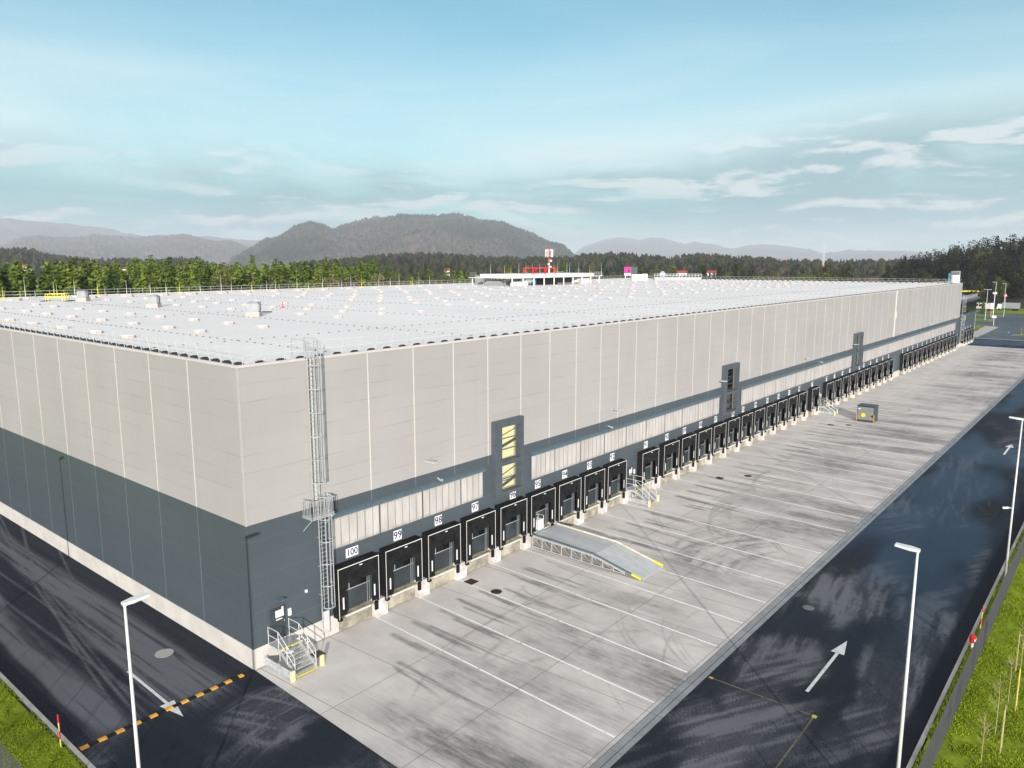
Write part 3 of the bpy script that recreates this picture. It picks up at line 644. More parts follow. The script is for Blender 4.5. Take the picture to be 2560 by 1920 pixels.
for x, z in ((15.4, 8.2), (38.4, 8.2), (100, 8.2)):
    b = MB(); b.tube((x, -.32, z), (x, -.02, z + .1), .07, .07, 8); b.box(x - .08, x + .08, -.5, -.3, z - .05, z + .1); b.build('camera_housing', M['galv'], wh)
b = MB(); b.box(3.72, 3.86, -.1, -.002, 3.55, 3.72); b.build('alarm_box', M['white'], wh)

# ------------------------------------------------------------------ cage ladders
def ladder(name, x, lb, ytop=18.0, mid=8.45, z0=.35):
    t = thing(name, lb, 'ladder', (x, 0, 0)); Y = -.22
    def flight(za, zc, xo, hoops):
        b = MB()
        for q in (-.25, .25): b.bar((xo + q, Y, za), (xo + q, Y, zc), .06, .05)
        z = za + .15
        while z < zc - .1: b.tube((xo - .25, Y, z), (xo + .25, Y, z), .018, n=5); z += .28
        for z in np.arange(za + .8, min(zc, ytop), 1.9): 
            for q in (-.25, .25): b.bar((xo + q, Y, z), (xo + q, -.002, z), .04)
        b.build('rail', M['galv'], t)
        b = MB(); hz = [za + 2.0 + i * 1.45 for i in range(20) if za + 2.0 + i * 1.45 < zc]
        for z in hz: b.ring((xo, Y - .36, z), .40, .028, PI * .82, PI * 2.18, 12)
        for k in range(7):
            an = PI * .85 + k * PI * 1.3 / 6; px, py = xo + .4 * math.cos(an), Y - .36 + .4 * math.sin(an); b.bar((px, py, hz[0]), (px, py, zc), .035, .02)
        b.build('cage', M['galv'], t)
    flight(z0, mid + 1.2, 0, 0); flight(mid + .1, ytop + 1.25, -.33, 0)
    b = MB(); b.box(-1.28, .42, -1.05, -.02, mid - .06, mid)
    b.bar((-1.3, -.1, mid - .9), (-1.3, -1.0, mid - .08), .05); b.bar((.3, -.1, mid - .9), (.3, -1.0, mid - .08), .05); b.build('landing', M['galv'], t)
    b = MB()
    for k in range(15): x_ = -1.26 + k * 1.65 / 14; b.bar((x_, -1.03, mid), (x_, -1.03, mid + 1.1), .024)
    for k in range(7): 
        for x_ in (-1.26, .39): b.bar((x_, -1.03 + k * .155, mid), (x_, -1.03 + k * .155, mid + 1.1), .024)
    for q in (((-1.26, -1.03), (.39, -1.03)), ((-1.26, -1.03), (-1.26, -.05)), ((.39, -1.03), (.39, -.05))): b.bar((*q[0], mid + 1.1), (*q[1], mid + 1.1), .045); b.bar((*q[0], mid + .1), (*q[1], mid + .1), .04)
    b.build('landing_rail', M['galv'], t)
    b = MB(); b.tube((0, Y - .36, 2.28), (0, Y - .36, 2.33), .42, .42, 16); b.build('hatch', M['flash'], t)
    b = MB(); b.box(-.2, .2, Y - .06, Y - .03, .55, 1.9); b.build('lock_plate', M['steelw'], t)
    b = MB()
    for q in (-.78, .12):
        b.bar((q, -.25, ytop + .2), (q, -.25, ytop + 1.3), .05); b.bar((q, -.25, ytop + 1.3), (q, 1.0, ytop + 1.3), .05); b.bar((q, 1.0, ytop + .1), (q, 1.0, ytop + 1.3), .05); b.bar((q, -.25, ytop + .75), (q, 1.0, ytop + .75), .04)
    b.build('top_rail', M['galv'], t)
ladder('cage_ladder', 5.05, 'tall caged steel ladder on the dock wall beside plate 100')

# ------------------------------------------------------------------ door steps
def steps(x, lb, bumpers=True):
    t = thing('door_steps', lb, 'steps', (x, 0, 0)); W = .72; PD = 1.2; n = 7; H = 1.24; run = 1.5
    b = MB(); b.box(-W, W, -PD, -.035, H - .05, H)
    for q in (-W + .05, W - .05): b.bar((q, -PD + .08, 0), (q, -PD + .08, H - .05), .07)
    b.box(-W - .02, -W, -PD, -.035, H - .2, H + .01); b.build('landing', M['galv'], t)
    b = MB(); st = M['galv']
    for k in range(1, n): z = H - k * H / n; y = -PD - (k - 1) * run / (n - 1); b.box(-W + .05, W - .05, y - .27, y - .01, z - .035, z)
    b.build('tread', st, t)
    b = MB()
    for q in (-W, W - .05): b.hexa([(q, -PD - run - .1, .02), (q + .05, -PD - run - .1, .02), (q + .05, -PD, H - .25), (q, -PD, H - .25), (q, -PD - run - .1, .24), (q + .05, -PD - run - .1, .24), (q + .05, -PD, H), (q, -PD, H)])
    b.build('stringer', st, t)
    b = MB(); b.box(-W, W, -PD - .05, -PD + .05, H + .002, H + .02); b.box(-W, W, -PD - run - .16, -PD - run - .06, .1, .125); b.build('warning_strip', M['yellow'], t)
    for q in (-W, W):
        b = MB(); r = .024; e = -PD - run
        for z in (1.1, .6):
            b.path([(q, -.06, H + z), (q, -PD + .1, H + z), (q, e, z + .12), (q, e - .02, .1 if z > 1 else z)], r)
        b.tube((q, -.06, H), (q, -.06, H + 1.1), r); b.tube((q, -PD + .1, H), (q, -PD + .1, H + 1.1), r); b.tube((q, -PD - run / 2, H / 2), (q, -PD - run / 2, H / 2 + 1.14), r); b.build('handrail', M['steelw'], t)
    stripe = NT('striped_bollard_cover'); X, Y, Z = stripe.xyz(); f = stripe.math('GREATER_THAN', stripe.math('FRACT', stripe.math('MULTIPLY', stripe.math('ADD', Z, X), 5.2)), .5)
    sm = stripe.done(stripe.mix(f, (.83, .83, .80), (.82, .70, .02)), .5)
    g = thing('crash_barrier', 'low crash barrier left of the steps ' + lb.split(' steps ')[-1], 'crash barrier', (x - 1.0, 0, 0))
    b = MB(); prof = [(-.03, .08), (-.11, .16), (-.11, .24), (-.03, .31), (-.03, .36), (-.11, .43), (-.11, .51), (-.03, .58)]
    for (a, za), (c, zc) in zip(prof, prof[1:]):
        b.quad((a, -.05, za), (a, -2.85, za), (c, -2.85, zc), (c, -.05, zc)); b.quad((c + .008, -.05, zc), (c + .008, -2.85, zc), (a + .008, -2.85, za), (a + .008, -.05, za))
    for y in (-.2, -1.5, -2.7): b.box(-.03, .06, y - .05, y + .05, 0, .6)
    b.build('rail', M['galv'], g); b = MB(); b.box(-.16, .1, -2.97, -2.86, .03, .66); b.build('striped_end', sm, g)
    g = thing('barrier_post', 'yellow striped post right of the steps ' + lb.split(' steps ')[-1], 'post', (x + 1.15, -2.7, 0))
    b = MB(); b.box(-.12, .12, -.05, .05, 0, .66); b.build('post', sm, g); b = MB(); b.box(-.14, .14, -.08, .08, -.01, .03); b.build('foot', M['galv'], g)
steps(1.72, 'galvanised steel steps to the grey door at the near corner')
steps(42.6, 'galvanised steel steps between dock plates 92 and 91')
steps(100.6, 'galvanised steel steps left of the small dark cabin')

# ------------------------------------------------------------------ loading ramp, cabin
t = thing('loading_ramp', 'long steel truck ramp with yellow edges leading down from dock 95', 'ramp', (27.5, -.72, 0)); W = 1.72; K = -6.9; E = -11.2; HT = 1.16
def _deck():
    t = NT('worn_pale_grey_deck'); c = t.mix(t.rng(t.noise(3, 6, .7, (1, .05, 1)), .3, .7), (.40, .42, .425), (.52, .535, .53)); c = t.mix(t.rng(t.noise(1.2, 5, .65), .5, .75, 0, .4), c, (.30, .32, .33)); return t.done(c, .6, .1, .3)
deckm = _deck()
b = MB()
prof = [(0, HT), (K + .72, HT - .32), (E + .72, .03)]
prof = [(0, HT), (-6.2, .98), (-10.5, .04)]
for (y0, z0), (y1, z1) in zip(prof, prof[1:]): b.hexa([(-W, y1, z1 - .06), (W, y1, z1 - .06), (W, y0, z0 - .06), (-W, y0, z0 - .06), (-W, y1, z1), (W, y1, z1), (W, y0, z0), (-W, y0, z0)])
b.build('deck', deckm, t)
for q, mt in ((-W, 'flash'), (W, 'yellow')):
    b = MB()
    for (y0, z0), (y1, z1) in zip(prof, prof[1:]): b.hexa([(q - .06, y1, z1 + .002), (q + .06, y1, z1 + .002), (q + .06, y0, z0 + .002), (q - .06, y0, z0 + .002), (q - .06, y1, z1 + .11), (q + .06, y1, z1 + .11), (q + .06, y0, z0 + .11), (q - .06, y0, z0 + .11)])
    b.build('edge_curb', simple('pale_yellow_curb', (.74, .70, .52), .6, 0, .25) if mt == 'yellow' else M[mt], t)
    b = MB(); (y0, z0), (y1, z1) = prof[1:]; u = .80; ya, zb = y0 + (y1 - y0) * u, z0 + (z1 - z0) * u
    b.hexa([(q - .066, y1, z1), (q + .066, y1, z1), (q + .066, ya, zb), (q - .066, ya, zb), (q - .066, y1, z1 + .12), (q + .066, y1, z1 + .12), (q + .066, ya, zb + .12), (q - .066, ya, zb + .12)]); b.build('curb_end', M['yellow'], t)
def topz(y):
    for (y0, z0), (y1, z1) in zip(prof, prof[1:]):
        if y >= y1: return z0 + (z1 - z0) * (y0 - y) / (y0 - y1)
    return .04
for q in (-W + .02, W - .02):
    b = MB(); ps = [0 - k * 1.0 for k in range(10)]
    for y0, y1 in zip(ps, ps[1:]):
        b.bar((q, y0, topz(y0) - .14), (q, y1, topz(y1) - .14), .06, .13)
        if topz(y1) > .35: b.bar((q, y0, max(.1, 0.13)), (q, y1, .13), .05, .06); b.bar((q, y0, topz(y0) - .2), (q, y1, .15), .035, .035)
    for y in ps: b.bar((q, y, .05), (q, y, topz(y) - .1), .055)
    b.build('side_truss', M['galv'], t)
b = MB(); b.box(-1.1, .1, -.06, .3, 0, 0); 
t2 = thing('roll_container', 'pale wheeled goods cage standing in the open doorway of dock 95', 'roll cage', (26.95, -.36, 1.19))
b = MB(); b.box(-.4, .4, -.3, .3, .1, .16)
for xx in (-.4, .4):
    for yy in (-.3, .3): b.bar((xx, yy, .1), (xx, yy, 1.25), .04)
for z in (.5, .85, 1.25): b.bar((-.4, .3, z), (.4, .3, z), .03); b.bar((-.4, -.3, z), (-.4, .3, z), .03); b.bar((.4, -.3, z), (.4, .3, z), .03)
b.build('cage', M['steelw'], t2)
b = MB(); b.box(-.36, .36, -.26, .26, .165, .95); b.build('load', M['white'], t2)
b = MB()
for xx in (-.33, .33):
    for yy in (-.24, .24): b.tube((xx - .02, yy, .05), (xx + .02, yy, .05), .05, n=10)
b.build('wheel', M['black'], t2)

t = thing('site_cabin', 'small dark box cabin with grey front and orange corner guards on the concrete yard', 'cabin', (97.95, -7.85, 0)); W = 1.2; Dp = 2.15; H = 2.35
cb = simple('dark_green_grey_cabin', (.05, .075, .075), .5, 0, .15)
b = MB(); b.box(.02, Dp, -W, W, .12, H); b.build('body', cb, t)
b = MB(); b.box(-.0, .018, -W + .1, W - .12, .3, H - .12); b.build('front_panel', simple('grey_front_sheet', (.22, .22, .21), .5, 0, .12), t)
b = MB(); b.hexa([(-.08, -W - .06, H + .002), (Dp + .1, -W - .06, H + .002), (Dp + .1, W + .06, H + .002), (-.08, W + .06, H + .002), (-.08, -W - .06, H + .1), (Dp + .1, -W - .06, H + .1), (Dp + .1, W + .06, H + .1), (-.08, W + .06, H + .1)])
for k in range(12): y = -W + k * 2 * W / 11; b.bar((-.08, y, H + .1), (Dp + .1, y, H + .1), .06, .04)
b.build('roof', simple('blue_grey_corrugated_roof', (.03, .05, .07), .3, .2, .15), t)
for y in (-W - .03, W - .03): b = MB(); b.box(-.06, .06, y, y + .08, .1, 1.15); b.build('corner_guard', M['orange'], t)
b = MB(); b.tube((-.05, .35, 1.0), (-.002, .35, 1.0), .26, .3, 14); b.box(-.05, -.002, .0, .1, .86, .98); b.build('yellow_badge', M['yellow'], t)
b = MB(); b.tri((-.012, -.72, .98), (-.012, -1.05, 1.15), (-.012, -1.05, .7)); b.tri((-.012, -.72, .98), (-.012, -1.05, .7), (-.012, -1.05, 1.15)); b.build('red_pennant', M['red'], t)
b = MB(); b.box(-.006, -.001, .75, 1.05, 1.85, 2.0); b.build('sticker', M['trimw'], t)
b = MB()
for y in (-.9, .9): b.box(.05, Dp - .05, y - .08, y + .08, 0, .12)
b.bar((-.25, -.1, .12), (.05, -.1, .15), .08); b.build('skid', M['black'], t)

# ------------------------------------------------------------------ speed hump, poles, hydrant, lamps
t = thing('speed_hump', 'black and yellow rubber speed hump across the side lane', 'speed bump', (-9.65, 0, 0)); L = 9.15
def hump(b, x0, x1, w=.2, h=.055):
    pr = [(-w, .0), (-w * .5, h), (w * .5, h), (w, .0)]
    for (a, za), (c, zc) in zip(pr, pr[1:]): b.quad((x0, a, za), (x1, a, za), (x1, c, zc), (x0, c, zc))
    b.quad((x0, -w, 0), (x0, -w * .5, h), (x0, w * .5, h), (x0, w, 0)); b.quad((x1, w, 0), (x1, w * .5, h), (x1, -w * .5, h), (x1, -w, 0))
n = 11
for k in range(n):
    x0 = k * .86; b = MB(); hump(b, x0 + .003, x0 + .40 if k < n - 1 else x0 + .3, .19); b.build('yellow_segment', M['hump_y'], t)
    if k < n - 1: b = MB(); hump(b, x0 + .403, x0 + .857, .17, .05); b.build('black_segment', M['black'], t)
def striped_pole(x, y, z, lb, tilt=0, h=1.75):
    t = thing('marker_pole', lb, 'marker pole', (x, y, z)); t.rotation_euler = (0, tilt, 0)
    for k, m in enumerate(('yellow', 'red', 'yellow', 'red')):
        b = MB(); b.tube((0, 0, k * h / 4), (0, 0, (k + 1) * h / 4 - .002), .035, n=10); b.build('red_band' if m == 'red' else 'yellow_band', M[m] if m == 'red' else simple('pale_yellow_band', (.75, .62, .14), .5), t)
striped_pole(-10.3, .5, .25, 'thin red and yellow striped snow pole by the side lane kerb'); striped_pole(32.5, -32.35, .25, 'thin red and yellow striped snow pole behind the hydrant', .28, 1.6)
t = thing('hydrant', 'red-topped white hydrant on the grass strip by the fence', 'hydrant', (29.3, -32.38, .28))
b = MB(); b.tube((0, 0, 0), (0, 0, .5), .07, n=12); b.build('post', M['white'], t)
b = MB(); b.tube((0, 0, .5), (0, 0, .56), .18, .2, 14); b.tube((0, 0, .56), (0, 0, .9), .18, .18, 14); b.tube((0, 0, .9), (0, 0, 1.02), .18, .06, 14)
b.tube((-.26, 0, .72), (.26, 0, .72), .07, n=10); b.build('head', M['red'], t)
b = MB(); b.tube((-.24, -.1, .72), (-.2, -.19, .74), .07, n=10); b.tube((0, -.175, .74), (0, -.2, .74), .08, n=10); b.build('cap', M['white'], t)
def lamp(x, y, rz, lb, h=12.8, cam_=False, z0=.25):
    t = thing('street_lamp', lb, 'street lamp', (x, y, z0), rz)
    b = MB(); b.tube((0, 0, 0), (0, 0, .35), .13, .12, 12); b.tube((0, 0, .35), (0, 0, h - z0 - .05), .085, .045, 12); b.build('pole', M['lampw'], t, True)
    b = MB(); b.box(-.25, .25, -.25, .25, -.1, .04); b.build('foot', M['blockc'], t)
    z = h - z0; b = MB(); b.tube((0, 0, z - .12), (0, 0, z + .02), .065, n=10)
    b.hexa([(-.08, -.1, z - .06), (.25, -.17, z - .05), (.25, .17, z - .05), (-.08, .1, z - .06), (-.08, -.09, z + .04), (.25, -.16, z + .06), (.25, .16, z + .06), (-.08, .09, z + .04)])
    b.hexa([(.25, -.17, z - .05), (.80, -.15, z + .0), (.80, .15, z + .0), (.25, .17, z - .05), (.25, -.16, z + .06), (.80, -.13, z + .08), (.80, .13, z + .08), (.25, .16, z + .06)]); b.build('lamp_head', M['lampw'], t)
    b = MB(); b.hexa([(.3, -.12, z - .055), (.72, -.11, z - .018), (.72, .11, z - .018), (.3, .12, z - .055), (.3, -.12, z - .045), (.72, -.11, z - .008), (.72, .11, z - .008), (.3, .12, z - .045)]); b.build('lens', M['dark'], t)
    if cam_:
        b = MB(); b.bar((0, 0, 5.9), (.35, 0, 5.95), .05); b.tube((.25, 0, 5.9), (.6, .1, 5.85), .08, n=10); b.build('camera', M['white'], t)
    return t
lamp(-11.8, -12.2, 0, 'tall white street lamp left of the speed hump, its head over the lane', h=12.2)
lamp(-11.8, 15.3, 0, 'tall white street lamp farther along the side lane', h=12.2)
lamp(9.5, -32.55, PI / 2, 'tall white street lamp at the right kerb nearest the camera')
lamp(41.8, -32.55, PI / 2, 'tall white street lamp at the right kerb with a small camera on its post', cam_=True)

# ------------------------------------------------------------------ mesh fences
def fence(name, p, q, lb, h=2.05, z=.28, step=2.5, pitch=.05, cat='fence', wires=9):
    p, q = Vector((*p, z)), Vector((*q, z)); L = (q - p).length; d = (q - p) / L; n = round(L / step); t = thing(name, lb, cat, p)
    pb = MB(); pb.bar((0, 0, -.2), (0, 0, h + .05), .06); pm = None
    for k in range(n + 1):
        if pm is None: o = pb.build('post', M['wire'], t); pm = o.data
        else: o = put('post', pm, t)
        o.location = d * (k * L / n)
    s = L / n; bw = MB(); m = int(s / pitch)
    for k in range(1, m): bw.bar(d * (k * s / m) + Vector((0, 0, .05)), d * (k * s / m) + Vector((0, 0, h)), .006)
    for k in range(wires + 1): zz = .06 + (h - .08) * k / wires; bw.bar(d * .03 + Vector((0, 0, zz)), d * (s - .03) + Vector((0, 0, zz)), .008)
    wm = None
    for k in range(n):
        if wm is None: o = bw.build('wire_panel', M['wire'], t); wm = o.data
        else: o = put('wire_panel', wm, t)
        o.location = d * (k * s)
fence('mesh_fence', (5, -32.9), (80, -32.9), 'dark wire mesh fence between the right-hand road and the lawn')
fence('mesh_fence', (-12.95, -25), (-12.95, 35), 'dark wire mesh fence along the lawn beside the side lane')
fence('boundary_fence', (253.5, -60), (253.5, 4), 'low grey fence across the far end of the yard', 1.7, 0, 4, .25, 'fence', 3)

# ------------------------------------------------------------------ things on the roof
RZ = 18.0
def oct_dome(r, h,  lb, name='roof_skylight'):
    t = thing(name, lb, 'skylight', (0, 0, RZ))
    b = MB()
    def loop(rr, z): return [(rr * math.cos(PI / 8 + k * PI / 4), rr * math.sin(PI / 8 + k * PI / 4), z) for k in range(8)]
    a, c = loop(r, 0), loop(r * .93, h)
    for k in range(8): b.quad(a[k], a[(k + 1) % 8], c[(k + 1) % 8], c[k])
    b.build('curb', curbm, t)
    b = MB(); prev = loop(r * .95, h + .001)
    for q, z in ((.92, h + .03), (.7, h + .07), (.4, h + .10), (.02, h + .11)):
        cur = loop(r * .95 * q, z)
        for k in range(8): b.quad(prev[k], prev[(k + 1) % 8], cur[(k + 1) % 8], cur[k])
        prev = cur
    b.build('dome', domem, t, True); return t
domem = simple('opal_skylight_dome', (.74, .76, .79), .2, 0, .05); curbm = simple('cream_skylight_curb', (.49, .42, .375), .8, 0, .1)
ys_a = [22.6, 28.6, 35.6, 42.6, 49.5, 56.7, 63.4, 71.8, 78.5, 85]; ys_b = [27.6, 34.6, 41.4, 48.9, 55.6, 62.7, 69.4, 76.5, 84.5]
spots = [(x, y) for x in (4, 10, 16) for y in ys_a] + [(x + 24 * k + (1 if k == 0 else 0), y) for k in range(1, 9) for x in (4, 10, 16) for y in ys_b if x + 24 * k < 212]
spots = [(x, y) for x, y in spots if not (114 < x < 160 and y > 74) and not (x < 25 and y > 80) and not (x > 195 and y > 70) and not (20 < x < 27)]
d0 = oct_dome(.62, .19, 'small pale octagonal skylight standing on the white roof')
d0['group'] = 'small skylights in rows on the roof'
r2 = random.Random(5)
for i, (x, y) in enumerate(spots):
    o = d0 if i == 0 else copy_tree(d0); o.location = (x + r2.uniform(-.12, .12), y + r2.uniform(-.2, .2), RZ)
d1 = oct_dome(1.2, .30, 'large pale skylight in the row along the far roof edge'); d1['group'] = 'large skylights along the far roof edge'
for i, x in enumerate([5, 18.5, 29.5, 35.4, 41.5, 46.8, 52.8, 57.8, 64, 70, 76, 83, 90, 97, 104, 111, 166, 173, 180]):
    o = d1 if i == 0 else copy_tree(d1); o.location = (x, 95.2 + r2.uniform(-.4, .4), RZ)
# guard rails held by counterweights
def guard(name, lb, p, q, step, n_in, tilt=.25, weights=True, parts=True):
    p, q = Vector(p), Vector(q); L = (q - p).length; d = (q - p) / L; n = int(L / step); t = thing(name, lb, 'guard rail', p)
    inw = Vector((-d.y, d.x, 0)) * n_in; rz = math.atan2(d.y, d.x)
    b = MB(); top = inw * (-tilt)
    for z, k in ((1.1, 1.), (.6, .55)): b.bar(top * k + Vector((0, 0, z)), d * L + top * k + Vector((0, 0, z)), .035)
    b.build('rail', M['steelw'], t)
    posts = MB(); posts.bar((0, 0, .02), tuple(top + Vector((0, 0, 1.1))), .03); wts = MB()
    wts.box(-.24, .24, -.17, .17, .0, .15); wts.box(-.15, .15, -.12, .12, .15, .2)
    pm = wm = None; rest_p, rest_w = MB(), MB()
    for k in range(n + 1):
        u = d * (k * step)
        if k < 98:
            if pm is None: o = posts.build('post', M['steelw'], t); pm = o.data
            else: o = put('post', pm, t)
            o.location = u
            if weights:
                if wm is None: w = wts.build('counterweight', M['blk'], t); wm = w.data
                else: w = put('counterweight', wm, t)
                w.location = u + inw * .35; w.rotation_euler.z = rz
        else:
            rest_p.bar(u + Vector((0, 0, .02)), u + top + Vector((0, 0, 1.1)), .03); c = u + inw * .35
            rest_w.box(c.x - .22, c.x + .22, c.y - .17, c.y + .17, 0, .19)
    if rest_p.f:
        rest_p.build('post_row', M['steelw'], t)['kind'] = 'stuff'
        if weights: rest_w.build('counterweight_row', M['blk'], t)['kind'] = 'stuff'
guard('roof_guard_rail', 'thin guard rail with dark counterweights along the roof edge above the docks', (.6, .45, 18.02), (215.4, .45, 18.02), 1.38, 1)
guard('roof_guard_rail', 'thin guard rail with dark counterweights along the roof edge above the side lane', (.45, 102.4, 18.02), (.45, .9, 18.02), 1.25, 1)
guard('roof_guard_rail', 'thin guard rail along the far long edge of the white roof', (215.4, 102.5, 18.02), (.6, 102.5, 18.02), 2.2, 1, 0, False)
guard('roof_guard_rail', 'thin guard rail along the far short end of the white roof', (215.5, .9, 18.02), (215.5, 102, 18.02), 1.6, 1, 0, True)
holdm = simple('grey_brown_clip', (.20, .16, .155), .8)
# lightning conductors: wire on small holders
def conductor(p, q, lb):
    p, q = Vector((*p, RZ)), Vector((*q, RZ)); d = q - p; L = d.length; d /= L
    t = thing('lightning_conductor', lb, 'lightning conductor', p)
    b = MB(); b.bar(d * 0 + Vector((0, 0, .1)), d * L + Vector((0, 0, .1)), .008)
    b.build('wire', M['galv'], t); b = MB(); k = 0
    while k * 1.05 < L: c = d * (k * 1.05); b.box(c.x - .055, c.x + .055, c.y - .05, c.y + .05, 0, .07); k += 1
    b.build('holder_row', holdm, t)['kind'] = 'stuff'
for k in range(15):
    o = conductor((8.2 + 14.2 * k, 2), (8.0 + 14.2 * k, 100), None)
for y in (14, 45, 72): conductor((2, y), (212, y), None)
for o in COL.objects:
    if o.name.startswith('lightning_conductor'): tag(o, 'row of small dark clips carrying a lightning wire across the roof', 'lightning conductor', 'lightning conductors on the roof')
# ventilation units
def vent(x, y, lb):
    t = thing('ventilation_unit', lb, 'ventilation unit', (x, y, RZ), .78)
    b = MB(); b.box(-.95, .95, -.95, .95, 0, .62); b.build('curb', curbm, t)
    b = MB(); b.box(-.8, .8, -.8, .8, .62, 1.75)
    for k in range(9): q = -.72 + k * .18; b.bar((q, -.82, .75), (q, -.82, 1.68), .05); b.bar((.82, q, .75), (.82, q, 1.68), .05)
    b.build('casing', M['unit'], t); b = MB(); b.box(-.62, .1, -.87, -.846, .72, 1.7); b.build('front_panel', simple('pale_unit_panel', (.60, .60, .60), .5), t)
    b = MB(); b.hexa([(-.85, -.85, 1.75), (.85, -.85, 1.75), (.85, .85, 1.75), (-.85, .85, 1.75), (-.6, -.6, 1.95), (.6, -.6, 1.95), (.6, .6, 1.95), (-.6, .6, 1.95)]); b.build('cap', M['unit'], t)
    b = MB(); b.box(1.0, 2.2, -.3, .5, 0, .45); b.box(2.2, 2.5, -.2, .2, 0, .6); b.build('duct', M['galv'], t); t.scale = (.76, .76, .82)
vent(23.4, 36.2, 'grey ventilation unit on a pale kerb, nearest of three on the roof')
vent(24.2, 61.2, 'grey ventilation unit on a pale kerb, middle one of three on the roof')
vent(24.7, 85, 'grey ventilation unit beside the yellow frame at the far roof edge')
t = thing('roof_gantry', 'bright yellow safety frame round a skylight near the far roof edge', 'safety frame', (21.3, 88.5, RZ), -.75); b = MB()
for x in (-1.7, -1.25, 1.25, 1.7):
    for y in (-.9, .9): b.bar((x, y, 0), (x, y, 1.3), .08)
t2 = MB()
for y in (-.9, .9): 
    for z in (1.3, .7): t2.bar((-1.75, y, z), (1.75, y, z), .09)
for x in (-1.7, 1.7): t2.bar((x, -.9, 1.3), (x, .9, 1.3), .09)
b.build('upright', M['yellow'], t); t2.build('rail', M['yellow'], t); b = MB(); b.box(-2.6, -1.7, -1.2, 1.2, 0, .12); b.box(1.7, 2.6, -1.2, 1.2, 0, .12); b.build('ballast', M['blk'], t); t.scale = (.8, .8, .85); t.location = (22.2, 88.0, RZ)
# lightning rods
def rod(x, y, h, lb, group, z=RZ, m='steelw'):
    t = MB(); t.tube((0, 0, 0), (0, 0, h * .5), .045, .04, 6); t.tube((0, 0, h * .5), (0, 0, h), .025, .012, 6); t.box(-.3, .3, -.3, .3, 0, .1)
    return tag(t.build('lightning_rod', M[m], None, False, (x, y, z)), lb, 'lightning rod', group)
r0 = rod(12, 101, 2.6, 'slim pale lightning rod at the far roof edge before the wood', 'lightning rods along the far roof edge')
ry = rod(26.6, 100.5, 2.2, 'slim yellow lightning rod at the far roof edge before the wood', 'yellow lightning rods along the far roof edge', m='yellow')
for i in range(1, 30):
    x = 12 + i * 3.6 + r2.uniform(-1, 1)
    if x > 114: x += 48
    o = (ry if i % 4 == 2 else r0).copy(); COL.objects.link(o); o.location = (x, 100.8 + r2.uniform(-1, .8), RZ); o.scale.z = r2.uniform(.8, 1.3)
# plant platform
t = thing('plant_platform', 'long white steel plant platform with machinery beneath, standing on the far side of the roof', 'plant platform', (119, 79, RZ)); LX, DY = 38, 13
b = MB()
for k in range(10):
    for y in (0, DY): b.bar((k * LX / 9, y, 0), (k * LX / 9, y, 1.9), .22)
b.build('leg_frame', M['white'], t)
b = MB(); b.box(-1, LX + 1, -.4, DY + .4, 1.9, 2.08); b.build('deck', M['steelw'], t)
b = MB(); b.box(1.8, LX - 3, -.1, DY - 1, 2.082, 2.85)
for k in range(70): b.box(2 + k * .47, 2.16 + k * .47, -.16, -.101, 2.12, 2.3)
b.build('louvre_screen', M['white'], t)
b = MB()
for x0, x1 in ((-1, 1.7), (LX - 2.9, LX + 1)):
    for z in (2.6, 3.1): b.bar((x0, -.3, z), (x1, -.3, z), .05); b.bar((x0, DY, z), (x1, DY, z), .05)
    x = x0
    while x <= x1 + .01: b.bar((x, -.3, 2.08), (x, -.3, 3.1), .05); x += .9
b.build('end_rail', M['steelw'], t)
def inner(nm, lb, mat, f):
    q = MB(); f(q); tag(q.build(nm, mat, None, False, (119, 79, RZ)), lb, nm.split('_')[-1])
def duct(q):
    pts = [(9 + 2.2 * math.cos(a), 2, .1 + 1.35 * math.sin(a)) for a in np.linspace(0, PI, 9)]; q.path(pts, .34, 8); q.box(4, 8, 1.5, 4, 0, .9)
inner('air_duct', 'pale curved air duct under the plant platform', M['white'], duct)
inner('blue_tank', 'bright blue tank under the plant platform', simple('blue_tank', (.03, .25, .55), .4), lambda q: (q.tube((11.2, 2.2, .1), (11.2, 2.2, 1.75), .6, .6, 14), q.tube((11.2, 2.2, 1.75), (11.2, 2.2, 1.85), .6, .2, 14)))
inner('dark_chiller', 'dark louvred chiller under the middle of the plant platform', M['dark'], lambda q: [q.box(15 + k * .8, 15.55 + k * .8, 2, 6, .1, 1.7) for k in range(16)])
inner('pump_skid', 'grey pump skid with pipes under the left of the plant platform', M['unit'], lambda q: (q.box(1, 6, 5, 9, 0, 1.2), q.path([(2, 4, .2), (2, 4, 1.3), (8, 4, 1.3), (8, 6, 1.3)], .15), q.path([(20, 1.2, .3), (30, 1.2, .3), (30, 1.2, 1.2)], .14)))
inner('white_chiller', 'white air handling unit under the right of the plant platform', M['white'], lambda q: [q.box(30 + k * 2.1, 31.9 + k * 2.1, 1.5, 6, .05, 1.5) for k in range(3)])
t = thing('red_gantry', 'bright red steel gantry frame on top of the plant platform', 'gantry', (131, 82, RZ + 2.86)); b = MB()
for x in (0, 4.9, 9.4): 
    for y in (0, 3): b.bar((x, y, 0), (x, y, 1.3), .3)
b.build('upright', M['red'], t); b = MB()
for y in (0, 3): b.bar((-.2, y, 1.42), (9.6, y, 1.42), .32, .26)
for x in (0, 4.9, 9.4): b.bar((x, 0, 1.42), (x, 3, 1.42), .26)
b.build('beam', M['red'], t)
